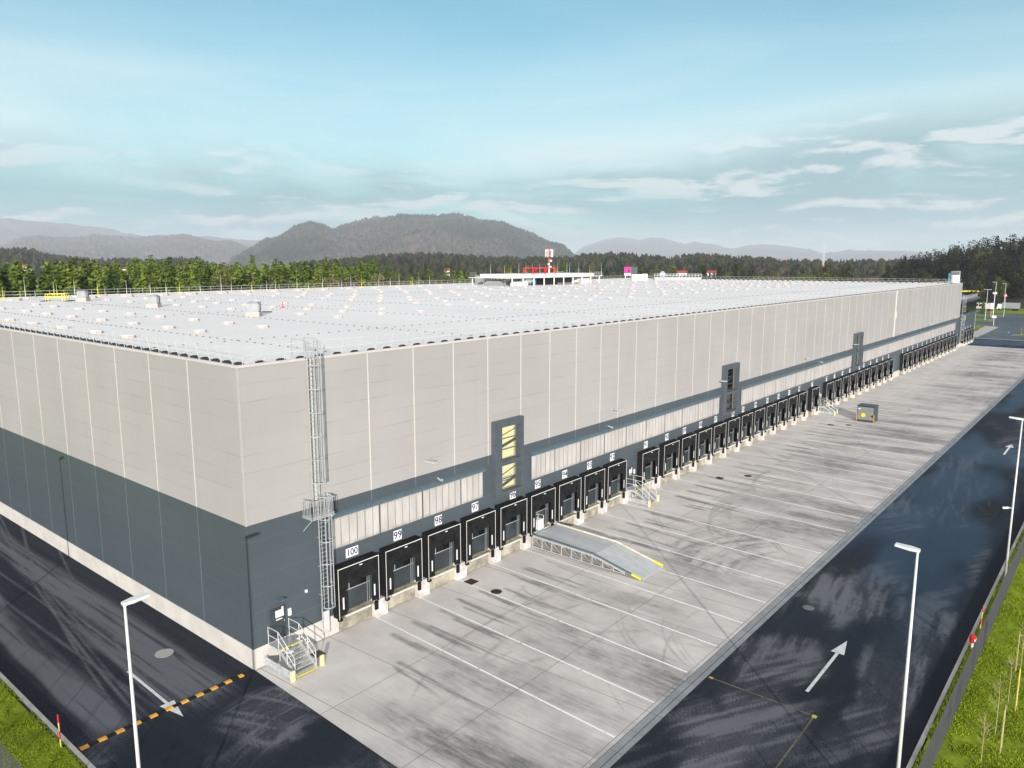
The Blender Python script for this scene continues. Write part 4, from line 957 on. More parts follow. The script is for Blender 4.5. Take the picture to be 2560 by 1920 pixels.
for i in range(15):
    o = (ry if i % 3 == 0 else r0).copy(); COL.objects.link(o); o.location = (118.6 + i * 2.78 + r2.uniform(-.5, .5), 79 - .2 + (i % 2) * 9, RZ + 2.1); o.scale.z = 1.35; o['label'] = 'tall slim lightning rod rising from the plant platform'; o['group'] = 'lightning rods on the plant platform'
    if i % 3 == 0: o['label'] = 'tall slim yellow lightning rod rising from the plant platform'; o['group'] = 'yellow lightning rods on the plant platform'
t = thing('roof_plant_box', 'white box-shaped cooling plant on the roof beside the magenta board', 'cooling plant', (196, 88, RZ), -.9)
b = MB(); b.box(0, 1.6, -1, 1, .25, 2.0); b.box(-3.4, -.15, -1, 1, .25, 1.85); b.build('casing', M['trimw'], t); b = MB()
for k in range(3): b.box(-3.2 + k * 1.0, -2.5 + k * 1.0, -1.03, -1.002, .5, 1.6)
b.build('louvre', M['unit'], t); b = MB(); b.box(-3.3, 1.5, -.9, .9, 0, .249); b.build('base', M['steelw'], t)
t = thing('roof_ventilator', 'grey pointed ventilator on the roof right of the white cooling plant', 'ventilator', (206, 86, RZ)); b = MB(); b.box(-.7, .7, -.7, .7, 0, 1.6); b.build('base', M['unit'], t)
b = MB(); b.hexa([(-.9, -.9, 1.6), (.9, -.9, 1.6), (.9, .9, 1.6), (-.9, .9, 1.6), (-.3, -.3, 2.8), (.3, -.3, 2.8), (.3, .3, 2.8), (-.3, .3, 2.8)]); b.build('hood', simple('pale_blue_hood', (.42, .52, .56), .4), t)
t = thing('stair_housing', 'long low grey housing with a railing on the far right of the roof', 'roof housing', (199, 83, RZ), -.95); b = MB(); b.box(-2, 13, -1.5, 1.5, 0, 1.0); b.build('body', M['unit'], t); b = MB()
for k in range(16): b.bar((-2 + k, -1.5, 1.0), (-2 + k, -1.5, 2.0), .05)
b.bar((-2, -1.5, 2.0), (13, -1.5, 2.0), .06); b.bar((-2, -1.5, 1.5), (13, -1.5, 1.5), .05); b.build('railing', M['steelw'], t)
b = MB(); b.box(-.9, .9, -.9, .9, 0, 2.2); b.hexa([(-1, -1, 2.2), (1, -1, 2.2), (1, 1, 2.2), (-1, 1, 2.2), (-.9, -.9, 2.3), (.9, -.9, 2.3), (.9, .9, 2.3), (-.9, .9, 2.3)])
tag(b.build('roof_hatch_box', M['unit'], None, False, (129.5, 99, RZ)), 'grey square hatch box at the far roof edge left of the plant platform', 'hatch box')
for x, y in ((34.5, 47.5), (119.5, 55)):
    b = MB(); b.tube((0, 0, 0), (0, 0, .8), .05, n=8); b.box(-.2, .2, -.2, .2, 0, .08); tag(b.build('marker_post', M['red'], None, False, (x, y, RZ)), 'short red marker post on the roof ' + ('behind the nearest ventilation unit' if x < 50 else 'in front of the plant platform'), 'marker post')

# ------------------------------------------------------------------ annex at the far end
an = thing('office_annex', 'dark grey lower annex with docks beyond the far end of the warehouse', 'annex building', (217, 0, 0)); AL, AH = 27, 13.3
b = MB(); b.box(0, AL, .3, 60, 1.2, 9.0); b.build('lower_wall', M['lower'], an)
b = MB(); b.box(0, AL, .3, 60, 9.0, AH); b.build('upper_wall', simple('dark_ribbed_wall', (.06, .07, .08), .4), an)
b = MB()
for k in range(26): b.box(.4 + k * 1.02, .9 + k * 1.02, .22, .298, 9.5, 12.4)
b.build('window_row', M['dark'], an)
b = MB(); b.box(-.0, AL + .6, -.5, .298, 8.9, 9.25); b.box(0, AL + .5, -.3, .298, 12.9, AH + .2); b.build('ledge', M['flash'], an)
b = MB(); b.box(0, AL, .2, 60, -.1, 1.2); b.build('plinth', M['plinth'], an)
b = MB(); b.box(AL + .02, AL + .4, .3, 3, 0, 8.6); b.build('corner_pier', M['white'], an)
b = MB()
for z in (.6, 1.15): b.bar((0, .35, AH + z), (AL, .35, AH + z), .05)
for k in range(19): b.bar((k * AL / 18, .35, AH + .2), (k * AL / 18, .35, AH + 1.15), .06)
b.build('roof_rail', M['steelw'], an)
for n, x in ((55, 8.2), (54, 12.4), (53, 16.6), (52, 20.8)):
    dock(x, an, f'black dock shelter of the annex, plate {n}', .28)
    if n > 52: number_plate(n, x + 3.4, 5.08, an, .28)
ladder('cage_ladder', 218.6, 'caged steel ladder at the gap between warehouse and annex', 13.5, 8.2)
t = thing('silo_tank', 'pale cylindrical tank with a railing rising behind the far roof corner', 'tank', (226.4, 3.6, 13.3))
b = MB(); b.tube((0, 0, 0), (0, 0, 6.9), 1.15, 1.15, 24); b.build('shell', M['trimw'], t, True); b = MB(); b.ring((0, 0, 7.9), 1.1, .04, k=16); b.ring((0, 0, 7.45), 1.1, .03, k=16)
for k in range(12): a = k * PI / 6; b.bar((1.1 * math.cos(a), 1.1 * math.sin(a), 6.9), (1.1 * math.cos(a), 1.1 * math.sin(a), 7.9), .05)
b.build('top_rail', M['steelw'], t); b = MB(); b.box(-.5, .5, 1.2, 1.7, 0, 7.4); b.build('ladder_shaft', simple('blue_shaft', (.10, .25, .36), .4), t)

# ------------------------------------------------------------------ masts, board
t = thing('radio_mast', 'red and white radio mast with white antenna panels behind the plant platform', 'radio mast', (193.5, 124, 0)); z = 0
for k in range(9): b = MB(); b.tube((0, 0, z), (0, 0, z + 2.8), .34 - k * .012, .33 - k * .012, 10); b.build('red_section' if k % 2 == 0 else 'white_section', simple('mast_orange_red', (.75, .10, .02), .5) if k % 2 == 0 else M['white'], t); z += 2.802
for k in range(6): a = k * PI / 3 + .3; c, s = math.cos(a), math.sin(a); b = MB(); b.bar((1.25 * c, 1.25 * s, z + .3), (1.25 * c, 1.25 * s, z + 3.0), .34, .2); b.bar((0, 0, z + .9), (1.25 * c, 1.25 * s, z + .9), .1); b.bar((0, 0, z + 2.5), (1.25 * c, 1.25 * s, z + 2.5), .1); b.build('antenna_panel', M['white'], t)
b = MB(); b.tube((0, 0, z), (0, 0, z + 3.5), .16, .1, 8); b.tube((0, 0, z + 3.5), (0, 0, z + 4.6), .05, .03, 6); b.build('top_pole', M['red'], t)
for zz, q in ((z - 1.0, .6), (z - 2.2, -.55), (z - 3.2, .5), (z - 6.5, -.5)): b = MB(); b.tube((q, -.1, zz), (q, -.5, zz), .45, .45, 12); b.build('dish', M['white'], t)
t = thing('lattice_mast', 'slim lattice mast, red and white below and grey above, beyond the roof', 'lattice mast', (378, 88.7, 0)); z = 0
for k in range(8):
    b = MB(); w0, w1 = .95 - k * .1, .95 - (k + 1) * .1; h = (3.5 if k < 5 else 4.0) if k < 6 else 5.6
    cs = [(-1, -1), (1, -1), (1, 1), (-1, 1)]
    for i, (cx, cy) in enumerate(cs):
        ex, ey = cs[(i + 1) % 4]; b.bar((cx * w0, cy * w0, z), (cx * w1, cy * w1, z + h), .24 if k < 6 else .17); m = 3
        for j in range(m):
            za, zc = z + h * j / m, z + h * (j + 1) / m; wa, wc = w0 + (w1 - w0) * j / m, w0 + (w1 - w0) * (j + 1) / m; b.bar((cx * wa, cy * wa, za), (ex * wc, ey * wc, zc), .12 if k < 6 else .07); b.bar((ex * wa, ey * wa, za), (cx * wc, cy * wc, zc), .12 if k < 6 else .07)
    (b.tube((0, 0, z), (0, 0, z + h), w0 * .62, w1 * .62, 8) if k < 6 else None); b.build('section', M['steelw'] if k >= 6 else M['red'] if k % 2 else M['white'], t); z += h
t = thing('advertising_board', 'magenta and dark advertising board on posts beyond the far roof edge', 'advertising board', (234.9, 115.5, 0), math.radians(31 - 90))
b = MB(); b.box(-2.6, .1, -.1, .1, 19.55, 21.9); b.build('magenta_face', M['magenta'], t); b = MB(); b.box(-2.55, .05, -.1, .1, 18.6, 19.5); b.build('text_strip', M['white'], t)
b = MB(); b.box(.15, 2.5, -.1, .1, 18.7, 21.95); b.build('dark_face', simple('slate_face', (.06, .09, .10), .5), t); b = MB()
for x in (-2, 2): b.bar((x, .15, 0), (x, .15, 21), .3)
b.build('post', M['galv'], t); b = MB(); pts = [(-.75 + .5 * math.cos(a), -.13, 20.4 + .55 * math.sin(a)) for a in np.linspace(0, PI, 9)]
b.v = pts + [(-.25, -.13, 20.05), (-1.25, -.13, 20.05)][::1]; b.f = [tuple(list(range(9)) + [10, 9])[::-1]]; b.m = [0]; b.build('arch_emblem', M['ink'], t)
b = MB()
for k in range(5): b.box(-2.35 + k * .48, -2.0 + k * .48, -.112, -.101, 18.95, 19.15)
b.build('lettering', M['ink'], t)

# ------------------------------------------------------------------ ground beyond the yard
flat('far_road', [[(256, -75), (395, -75), (395, 42), (256, 42)]], M['farroad'], -.004)
flat('far_pavement', [[(254.2, -60), (255.8, -60), (255.8, 6), (254.2, 6)], [(258, 1.2), (306, 1.6), (309, 3.2), (310, 6), (292, 5.6), (258, 5)]], M['pave'], .06)
flat('traffic_island', [[(292, 6), (311, 6.2), (312, 11), (294, 12)], [(337, 9), (346, 8.5), (349, 10), (352, 20), (340, 21)], [(366, 10), (376, 8.8), (380, 11), (384, 22), (370, 24)], [(270.5, -7.6), (274, -6.6), (290, -12), (292, -26), (276, -20)]], M['grass'], .09)
flat('island_kerb', [[(291.7, 5.7), (311.4, 5.8), (312.4, 11.4), (293.7, 12.4)], [(336.5, 8.7), (346.3, 8), (349.6, 9.8), (352.6, 20.4), (339.6, 21.4)], [(365.5, 9.7), (376.5, 8.2), (380.6, 10.8), (384.6, 22.4), (369.6, 24.4)], [(270, -7.6), (274, -6.1), (290.6, -11.8), (292.6, -26.5), (275.6, -20.4)]], M['pave'], .08)
lawn('far_lawn', 396, 520, -90, 60, 2.5, .05)
arrow('road_arrow', 283, -4.2, .1, 5, 1.6, .12, .4, .02)
def far_lamp(x, y, h, lb, double=False):
    t = thing('street_lamp', lb, 'street lamp', (x, y, 0)); b = MB(); b.tube((0, 0, 0), (0, 0, h), .10, .06, 8); b.build('pole', M['galv'], t); b = MB(); b.box(-.15, .15, -.1, 1.4, h, h + .14)
    if double: b.box(-.15, .15, -1.4, -.1, h, h + .14)
    b.build('lamp_head', M['lampw'], t)
far_lamp(342.7, 11.1, 12.6, 'twin-headed street lamp beyond the annex', True); far_lamp(371, 12, 15, 'tallest street lamp pole beyond the annex, by the grass'); far_lamp(452, 18, 12.5, 'distant street lamp before the dark wooded slope, left one of two'); far_lamp(470, 12, 12.5, 'distant street lamp before the dark wooded slope, right one of two')
def sign(x, y, h, shape, lb, m):
    t = thing('road_sign', lb, 'road sign', (x, y, 0), -PI / 2 + .1); b = MB(); b.tube((0, 0, 0), (0, 0, h), .07, n=8); b.build('post', M['galv'], t); b = MB()
    if shape == 'tri': b.hexa([(-.9, -.1, h - .2), (.9, -.1, h - .2), (.9, -.06, h - .2), (-.9, -.06, h - .2), (-.05, -.1, h + 1.4), (.05, -.1, h + 1.4), (.05, -.06, h + 1.4), (-.05, -.06, h + 1.4)])
    elif shape == 'round': b.tube((0, -.1, h), (0, -.05, h), .42, n=18)
    else: b.box(-.75, .75, -.1, -.05, h - .4, h + .5)
    b.build('face', M[m], t)
    if shape == 'tri': b = MB(); b.hexa([(-.5, -.115, h + .02), (.5, -.115, h + .02), (.5, -.105, h + .02), (-.5, -.105, h + .02), (-.04, -.115, h + .9), (.04, -.115, h + .9), (.04, -.105, h + .9), (-.04, -.105, h + .9)]); b.build('inner_face', M['white'], t)
sign(372, 8.2, 9.0, 'tri', 'triangular warning sign on a tall pole before the wood', 'red'); sign(369, 12.6, 2.6, 'round', 'round red traffic sign at the foot of the tall lamp pole', 'red'); sign(371.5, 12.2, 10.2, 'rect', 'white square sign high on the tall lamp pole', 'white'); sign(316, 4.6, 3.2, 'rect', 'small white sign on a post at the pavement corner', 'white')
striped_pole(276, -8.6, .1, 'red and white marker pole on the round grass island', 0, 3.0); striped_pole(313, 4.0, 0, 'red marker pole beside the small white pavement sign', 0, 2.6)
def truck(x, y, rz, col, lb):
    t = thing('parked_truck', lb, 'truck', (x, y, 0), rz); b = MB(); b.box(-4, 3.2, -1.25, 1.25, 1.1, 3.9); b.build('box_body', col, t)
    b = MB(); b.hexa([(3.4, -1.2, .7), (5.5, -1.2, .7), (5.5, 1.2, .7), (3.4, 1.2, .7), (3.4, -1.2, 3.2), (5.1, -1.2, 3.2), (5.1, 1.2, 3.2), (3.4, 1.2, 3.2)]); b.build('cab', M['white'], t)
    b = MB(); b.hexa([(5.3, -1.05, 1.9), (5.36, -1.05, 1.9), (5.36, 1.05, 1.9), (5.3, 1.05, 1.9), (5.14, -1.05, 2.9), (5.2, -1.05, 2.9), (5.2, 1.05, 2.9), (5.14, 1.05, 2.9)]); b.build('windscreen', M['dark'], t)
    for xx in (-2.8, -1.6, 4.4):
        for yy in (-1.1, 1.1): b = MB(); b.tube((xx, yy - .15, .5), (xx, yy + .15, .5), .5, n=14); b.build('wheel', M['black'], t)
    b = MB(); b.box(-4, 5.3, -.5, .5, .6, 1.09); b.build('chassis', M['black'], t)
truck(414, 22, 1.3, M['white'], 'white truck parked before the wood beside the yellow-edged canopy'); truck(424, 12, 1.5, M['unit'], 'grey truck parked before the dark wood, middle one of three'); truck(430, -4, 1.4, M['white'], 'white truck parked before the dark wood, right one of three')
t = thing('station_canopy', 'flat yellow-edged canopy building behind the annex', 'canopy building', (404, 30, 0), .15); b = MB(); b.box(-7, 7, -7, 6, 9.65, 10.0); b.build('fascia', M['yellow'], t); b = MB(); b.box(-5, 5, -5, 4, 0, 9.64); b.build('body', simple('dark_facade', (.03, .032, .036), .4), t)

# ------------------------------------------------------------------ trees
def cards(P, Nn, size, up=.5):
    """two-triangle leaf sprays at points P facing roughly along Nn"""
    n = len(P); a = rng.normal(size=(n, 3)); a -= (a * Nn).sum(1, keepdims=True) * Nn * .6; a /= np.linalg.norm(a, axis=1, keepdims=True); bb = np.cross(a, Nn + rng.normal(size=(n, 3)) * .5); bb /= np.linalg.norm(bb, axis=1, keepdims=True) + 1e-9
    s = (size * (.55 + .9 * rng.random(n)))[:, None]
    v = np.stack([P - a * s * .5, P + bb * s * .32, P + a * s * .5, P - bb * s * .32], 1).reshape(-1, 3); return v
def leaf_mesh(name, v, mat):
    me = np_mesh(name, v, np.arange(len(v)).reshape(-1, 4)); me.materials.append(mat); return me
def spruce(H, R, seed, mat, gap=.15):
    q = random.Random(seed); P, Nn = [], []; z = H * .08; k = 0
    while z < H * .985:
        t = z / H; r = R * (1 - t) ** .66 * q.uniform(.72, 1.1) + .12; nb = max(4, int(11 * (1 - t) + 4)); a0 = q.random() * 6.28
        for j in range(nb):
            if q.random() < gap: continue
            a = a0 + j * 2 * PI / nb + q.uniform(-.25, .25); rr = r * q.uniform(.75, 1.12); m = max(3, int(rr * 7.5))
            for i in range(m):
                u = (i + q.random()) / m; x = rr * u; dz = -.30 * x * u - .05 * x + q.uniform(-.15, .15)
                sp = .12 + .20 * x
                P.append((x * math.cos(a) + q.uniform(-sp, sp), x * math.sin(a) + q.uniform(-sp, sp), z + dz)); Nn.append((.5 * math.cos(a), .5 * math.sin(a), .85))
        z += H * .021 + .10; k += 1
    P = np.array(P); Nn = np.array(Nn); return leaf_mesh('crown', cards(P, Nn, np.full(len(P), H * .032)), mat)
def leafy(H, R, seed, mat, n=4200, lobes=17):
    q = np.random.default_rng(seed); c = q.normal(size=(lobes, 3)) * [R * .5, R * .5, H * .17] + [0, 0, H * .62]; rad = R * (.30 + .22 * q.random(lobes)); k = q.integers(0, lobes, n)
    d = q.normal(size=(n, 3)); d /= np.linalg.norm(d, axis=1, keepdims=True); P = c[k] + d * (rad[k] * (.55 + .5 * q.random(n)))[:, None]; return leaf_mesh('crown', cards(P, d, np.full(n, H * .027)), mat)
def twigs(H, seed, depth=5, spread=.5):
    q = random.Random(seed); segs = []
    def grow(p, d, L, r, k):
        e = p + d * L; segs.append((p, e, r, r * .68))
        if k == 0: return
        for i in range(3 if k > 1 else 4):
            nd = (d + Vector((q.gauss(0, spread), q.gauss(0, spread), q.gauss(.16, .25)))).normalized(); grow(p.lerp(e, q.uniform(.55, 1)), nd, L * q.uniform(.58, .85), r * .60, k - 1)
    grow(Vector((0, 0, H * .28)), Vector((0, 0, 1)), H * .24, H * .011, depth); return segs
def tube_mesh(name, segs, mat, n=3):
    v, f = [], []
    for p, e, r0, r1 in segs:
        d = (e - p).normalized(); a = d.orthogonal().normalized(); c = d.cross(a); i = len(v)
        for w, r in ((p, r0), (e, r1)):
            for k in range(n): t = 2 * PI * k / n; v.append(w + (a * math.cos(t) + c * math.sin(t)) * r)
        for k in range(n): f.append((i + k, i + (k + 1) % n, i + n + (k + 1) % n, i + n + k))
    me = np_mesh(name, np.array([tuple(x) for x in v]), np.array(f)); me.materials.append(mat); return me
def trunk_mesh(H, r, top=.95): return tube_mesh('trunk', [(Vector((0, 0, -.3)), Vector((0, 0, H * .4)), r, r * .72), (Vector((0, 0, H * .4)), Vector((0, 0, H * top)), r * .72, r * .1)], M['bark'], 7)
def tree_proto(name, lb, cat, crown, trunk): t = thing(name, lb, cat, (0, 0, -500)); put('trunk', trunk, t); put('crown', crown, t); return t
PR = {}
for k in range(5): PR['spruce', k] = tree_proto('spruce_tree', '', 'spruce', spruce(20, 2.7 + .3 * (k % 3), 100 + k, M['spruce']), trunk_mesh(20, .25))
for k in range(3): PR['pine', k] = tree_proto('pine_tree', '', 'conifer', spruce(20, 4.2 + .4 * k, 200 + k, M['pine'], .3), trunk_mesh(20, .28))
for k in range(3): PR['leaf', k] = tree_proto('leafy_tree', '', 'leafy tree', leafy(16, 4.2, 300 + k, M['leaf']), trunk_mesh(16, .25, .6))
for k in range(3): PR['bare', k] = tree_proto('bare_tree', '', 'bare tree', tube_mesh('crown', twigs(17, 400 + k), M['bare']), trunk_mesh(17, .22, .3))
used = set(); tr = random.Random(17)
def plant(kind, x, y, h, lb, grp, z=0., wid=1.):
    nv = sum(1 for q in PR if q[0] == kind); k = tr.randrange(nv); base = {'spruce': 20, 'pine': 20, 'leaf': 16, 'bare': 17}[kind]; s = h / base; p = PR[kind, k]
    if (kind, k) in used: o = copy_tree(p)
    else: o = p; used.add((kind, k))
    o.location = (x, y, z); o.rotation_euler.z = tr.random() * 6.28; w = s * wid * tr.uniform(.9, 1.15); o.scale = (w, w, s); o['label'] = lb; o['group'] = grp; return o
def at(azd, dist): a = math.radians(azd); return CAM.x + dist * math.cos(a), CAM.y + dist * math.sin(a)
for i in range(345):
    a = tr.uniform(50.0, 76); v_ = tr.random() ** 1.2; x, y = at(a, (158 + 62 * v_) / math.sin(math.radians(a))); q = tr.random()
    if q < .80: plant('spruce', x, y, tr.uniform(20.6, 24.0) + 1.6 * v_ + (1.6 if tr.random() < .12 else 0), 'green spruce in the dense wood behind the far roof edge', 'spruces of the wood behind the roof', wid=1.22)
    elif q < .90: plant('leaf', x, y, tr.uniform(18, 21), 'olive leafy tree among the spruces behind the far roof edge', 'leafy trees of the wood behind the roof')
    else: plant('bare', x, y, tr.uniform(18, 21.5), 'bare grey-brown tree among the spruces behind the far roof edge', 'bare trees of the wood behind the roof')
for i in range(95):
    a = tr.uniform(33, 50.5); x, y = at(a, tr.uniform(255, 320)); q = tr.random()
    if q < .32: plant('spruce', x, y, tr.uniform(18, 24), 'single spruce among bare trees behind the plant platform', 'spruces behind the plant platform', wid=1.1)
    elif q < .80: plant('bare', x, y, tr.uniform(17, 21), 'bare brown tree behind the roof near the plant platform', 'bare trees behind the plant platform')
    else: plant('leaf', x, y, tr.uniform(16, 19), 'olive leafy tree behind the roof near the plant platform', 'leafy trees behind the plant platform')
for i in range(120):
    a = tr.uniform(13.2, 33.5); x, y = at(a, tr.uniform(300, 420)); q = tr.random()
    if q < .42: plant('pine', x, y, tr.uniform(18, 24), 'dark conifer beyond the right half of the far roof edge', 'dark conifers beyond the roof')
    elif q < .68: plant('leaf', x, y, tr.uniform(16, 21), 'olive leafy tree beyond the right half of the far roof edge', 'leafy trees beyond the roof', wid=1.2)
    else: plant('bare', x, y, tr.uniform(16, 20.5), 'bare brown tree beyond the right half of the far roof edge', 'bare trees beyond the roof', wid=1.2)

# ------------------------------------------------------------------ hills and mountains
RID = {
 'far_left': (12000, [(104, 40), (96, 260), (88, 420), (81, 455), (77, 500), (75.61, 532.4), (73.29, 561.6), (71.84, 549.5), (70.22, 534.3), (68.29, 482.2), (66.7, 410.1), (65.61, 372.3), (64.21, 337.6), (62.77, 334.6), (61.73, 363.2), (60.68, 362.4), (59.02, 342.5), (57.48, 311.6), (55.12, 201.9), (53, 60)]),
 'left_hills': (5500, [(102, 5), (95, 90), (88, 150), (83, 120), (80, 150), (76.29, 137.7), (74.61, 113.4), (73.21, 101.3), (72.69, 136.0), (72.06, 157.4), (71.31, 168.2), (70.56, 159.6), (69.66, 158.0), (68.87, 164.7), (68.34, 176.9), (67.68, 166.3), (66.73, 157.4), (65.63, 158.7), (64.49, 177.7), (62.9, 187.1), (62.32, 177.3), (61.45, 148.0), (60.71, 141.0), (59.94, 152.3), (59.35, 134.4), (58.9, 114.6), (58.29, 93.3), (57.06, 50.0), (56, 5)]),
 'left_near': (1900, [(100, 3), (94, 30), (88, 55), (84, 48), (80, 60), (76.31, 58.7), (74.62, 52.5), (73.45, 48.2), (72.72, 52.2), (71.99, 50.0), (71.26, 42.6), (70.52, 35.4), (69.75, 33.1), (68.98, 29.2), (68.18, 28.2), (66.82, 29.8), (65.72, 26.3), (64.31, 26.3), (63.14, 32.6), (62.41, 29.5), (61.38, 22.1), (60, 8)]),
 'main': (4000, [(60.5, 5), (59.56, 31.4), (58.92, 53.9), (58.28, 82.2), (57.48, 116.4), (56.69, 124.7), (55.71, 157.1), (54.9, 182.7), (54.25, 194.5), (53.44, 190.6), (52.8, 176.1), (51.97, 196.2), (50.97, 211.8), (49.47, 232.4), (48.13, 242.4), (46.27, 245.7), (45.08, 243.8), (43.54, 249.0), (43.2, 242), (41.66, 229.4), (40.29, 215.4), (39.74, 195.4), (38.88, 168.3), (38.01, 138.7), (37.32, 115.0), (36.8, 103.1), (36.11, 97.2), (35.59, 73.4), (35.25, 55.6), (34.55, 29.4), (33.5, 3)]),
 'mid': (1300, [(58, 5), (55.97, 20.8), (54.84, 23.4), (53.53, 25.7), (51.88, 28.3), (50.21, 32.2), (48.53, 36.0), (46.83, 37.2), (45.12, 38.0), (43.4, 34.2), (41.68, 31.1), (39.74, 30.4), (38.01, 30.4), (35.93, 30.3), (34.56, 34.2), (33.7, 36.1), (32.85, 37.2), (31.66, 38.7), (30.48, 36.0), (29.47, 34.1), (28.13, 31.0), (27.14, 34.0), (26.16, 35.8), (24.85, 34.6), (23.56, 32.0), (22.13, 30.1), (20.57, 28.2), (19.03, 25.6), (16.79, 24.5), (14.63, 25.5), (12.53, 25.5), (10.52, 25.5), (6, 25)]),
 'far_right': (13000, [(38.5, 5), (37.14, 42.0), (36.28, 80.7), (35.16, 146.2), (34.4, 261.5), (33.89, 318.8), (32.87, 387.0), (31.69, 431.7), (31.18, 419.8), (30.42, 373.4), (29.5, 421.6), (28.67, 409.2), (27.5, 343.7), (27.09, 313.1), (26.35, 342.3), (25.7, 311.5), (25.05, 299.5), (24.23, 242.7), (23.59, 227.1), (22.8, 270.6), (21.71, 305.8), (20.62, 285.8), (19.54, 247.8), (18.47, 199.5), (17.7, 119.7), (16.83, 161.9), (15.96, 189.3), (15.1, 181.1), (14.39, 187.2), (13.4, 168.5), (12.71, 167.7), (11.89, 149.5), (9.89, 113.5), (5, 90)]),
 'right_hill': (620, [(15.5, -4), (13.6, 4), (13.34, 8.9), (12.81, 12.7), (12.56, 16.3), (11.89, 18.2), (11.24, 21.1), (10.45, 21.8), (9.82, 24.5), (9.18, 24.9), (8.69, 26.8), (7.95, 28.6), (7.1, 30.4), (6.5, 31.1), (6.11, 29.8), (4.5, 30.9), (1.72, 28.8), (-1.34, 29.5), (-12, 30)]),
}
FAR = {'far_left': 1.08, 'far_right': 1.2, 'left_hills': 1.65, 'main': 1.5}
def ridge_fn(k):
    D, pts = RID[k]; sc = FAR.get(k, 1.); pts = [(a, CAM.z + (h - (13. if k == 'mid' else 9. if k == 'left_near' else 0.) - CAM.z) * sc) for a, h in pts]; D = D * sc; A = np.array([p[0] for p in pts])[::-1]; H = np.array([p[1] for p in pts])[::-1]; return D, A, H
WID = {'far_left': (.22, .2), 'left_hills': (.32, .3), 'left_near': (.34, .3), 'main': (.34, .3), 'mid': (.42, .3), 'far_right': (.2, .15), 'right_hill': (.24, .35)}
def profile(k, azd, dist):
    D, A, H = ridge_fn(k); h = np.interp(azd, A, H); f, bk = WID[k]; u = (dist - D) / D
    s = np.where(u < 0, np.clip(1 + u / f, 0, 1), np.clip(1 - u / bk, 0, 1)); s = s ** .8 * (1.35 - .35 * s); return h * np.minimum(s, 1.0)
def ridge_mesh(name, k, mat, na, nr, rough, rs, rid=None):
    D, A, H = ridge_fn(k); f, bk = WID[k]; az_ = np.linspace(A[0], A[-1], na); rr = np.concatenate([np.linspace(D * (1 - f), D, nr), np.linspace(D * (1 + bk / 4), D * (1 + bk), 4)])
    AA, RR = np.meshgrid(az_, rr); X = CAM.x + RR * np.cos(np.radians(AA)); Y = CAM.y + RR * np.sin(np.radians(AA)); Z = profile(k, AA, RR)
    fold = fbm(X / (D * .05), Y / (D * .05), 4, 7) - .5; w = np.clip(1 - np.abs(RR - D) / (D * .02), 0, 1)
    Z = Z + fold * H.max() * .32 * (1 - w) * (Z > H.max() * .04) + rough * (rng.random(Z.shape) - .5 * .25 + (vnoise(X / (rs * .4), Y / (rs * .4), 9) - .5) * 1.3 + (fbm(X / (rs * 4), Y / (rs * 4), 3, 9) - .5)) * np.clip(Z / (H.max() * .15), 0, 1) - 1.5
    co = np.stack([X, Y, Z], -1).reshape(-1, 3); n = na; a = (np.arange(len(rr) - 1)[:, None] * n + np.arange(n - 1)[None]).ravel(); fc = np.stack([a, a + n, a + n + 1, a + 1], -1)
    me = np_mesh(name, co, fc); me.materials.append(mat); return tag(put(name, me), kind='structure')
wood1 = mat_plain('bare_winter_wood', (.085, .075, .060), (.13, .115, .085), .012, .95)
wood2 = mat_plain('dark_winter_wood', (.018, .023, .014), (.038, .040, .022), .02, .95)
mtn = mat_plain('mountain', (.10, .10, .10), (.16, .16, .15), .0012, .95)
def mat_main():
    t = NT('mixed_hill_wood'); c = t.mix(t.rng(t.noise(.0018, 6, .65), .44, .58), (.040, .055, .034), (.125, .105, .088)); c = t.mix(t.rng(t.noise(.055, 3, .6), .36, .60), (.016, .022, .016), c); c = t.mix(t.rng(t.noise(.0035, 5, .7), .60, .72, 0, .7), c, (.20, .14, .10))
    return t.done(c, .95, 0, .1)
mainm = mat_main()
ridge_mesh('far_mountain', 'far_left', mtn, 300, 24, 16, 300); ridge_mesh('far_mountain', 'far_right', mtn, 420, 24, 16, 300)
ridge_mesh('wooded_hills', 'left_hills', mat_plain('hazed_winter_wood', (.10, .098, .088), (.17, .155, .14), .012, .95), 1000, 130, 26, 66); ridge_mesh('wooded_hill', 'main', mainm, 1300, 200, 26, 45)  # left hills' colour lightened to paint in extra haze
ridge_mesh('low_hill', 'left_near', wood2, 500, 40, 3, 30); ridge_mesh('low_ridge', 'mid', wood2, 500, 50, 2, 30); ridge_mesh('wooded_slope', 'right_hill', wood2, 120, 50, .6, 20)
b = MB(); b.tube((0, 0, 0), (0, 0, 14), 2.6, 2.4, 8); b.tube((0, 0, 14), (0, 0, 20), 2.8, .1, 8); b.box(3, 18, -5, 5, 0, 8); b.hexa([(3, -5, 8), (18, -5, 8), (18, 5, 8), (3, 5, 8), (3, -.1, 12), (18, -.1, 12), (18, .1, 12), (3, .1, 12)])
x, y = at(54.25, 5985); tag(b.build('hilltop_church', M['trimw'], None, False, (x, y, 276)), 'tiny pale church on the left summit of the wooded hill', 'church')

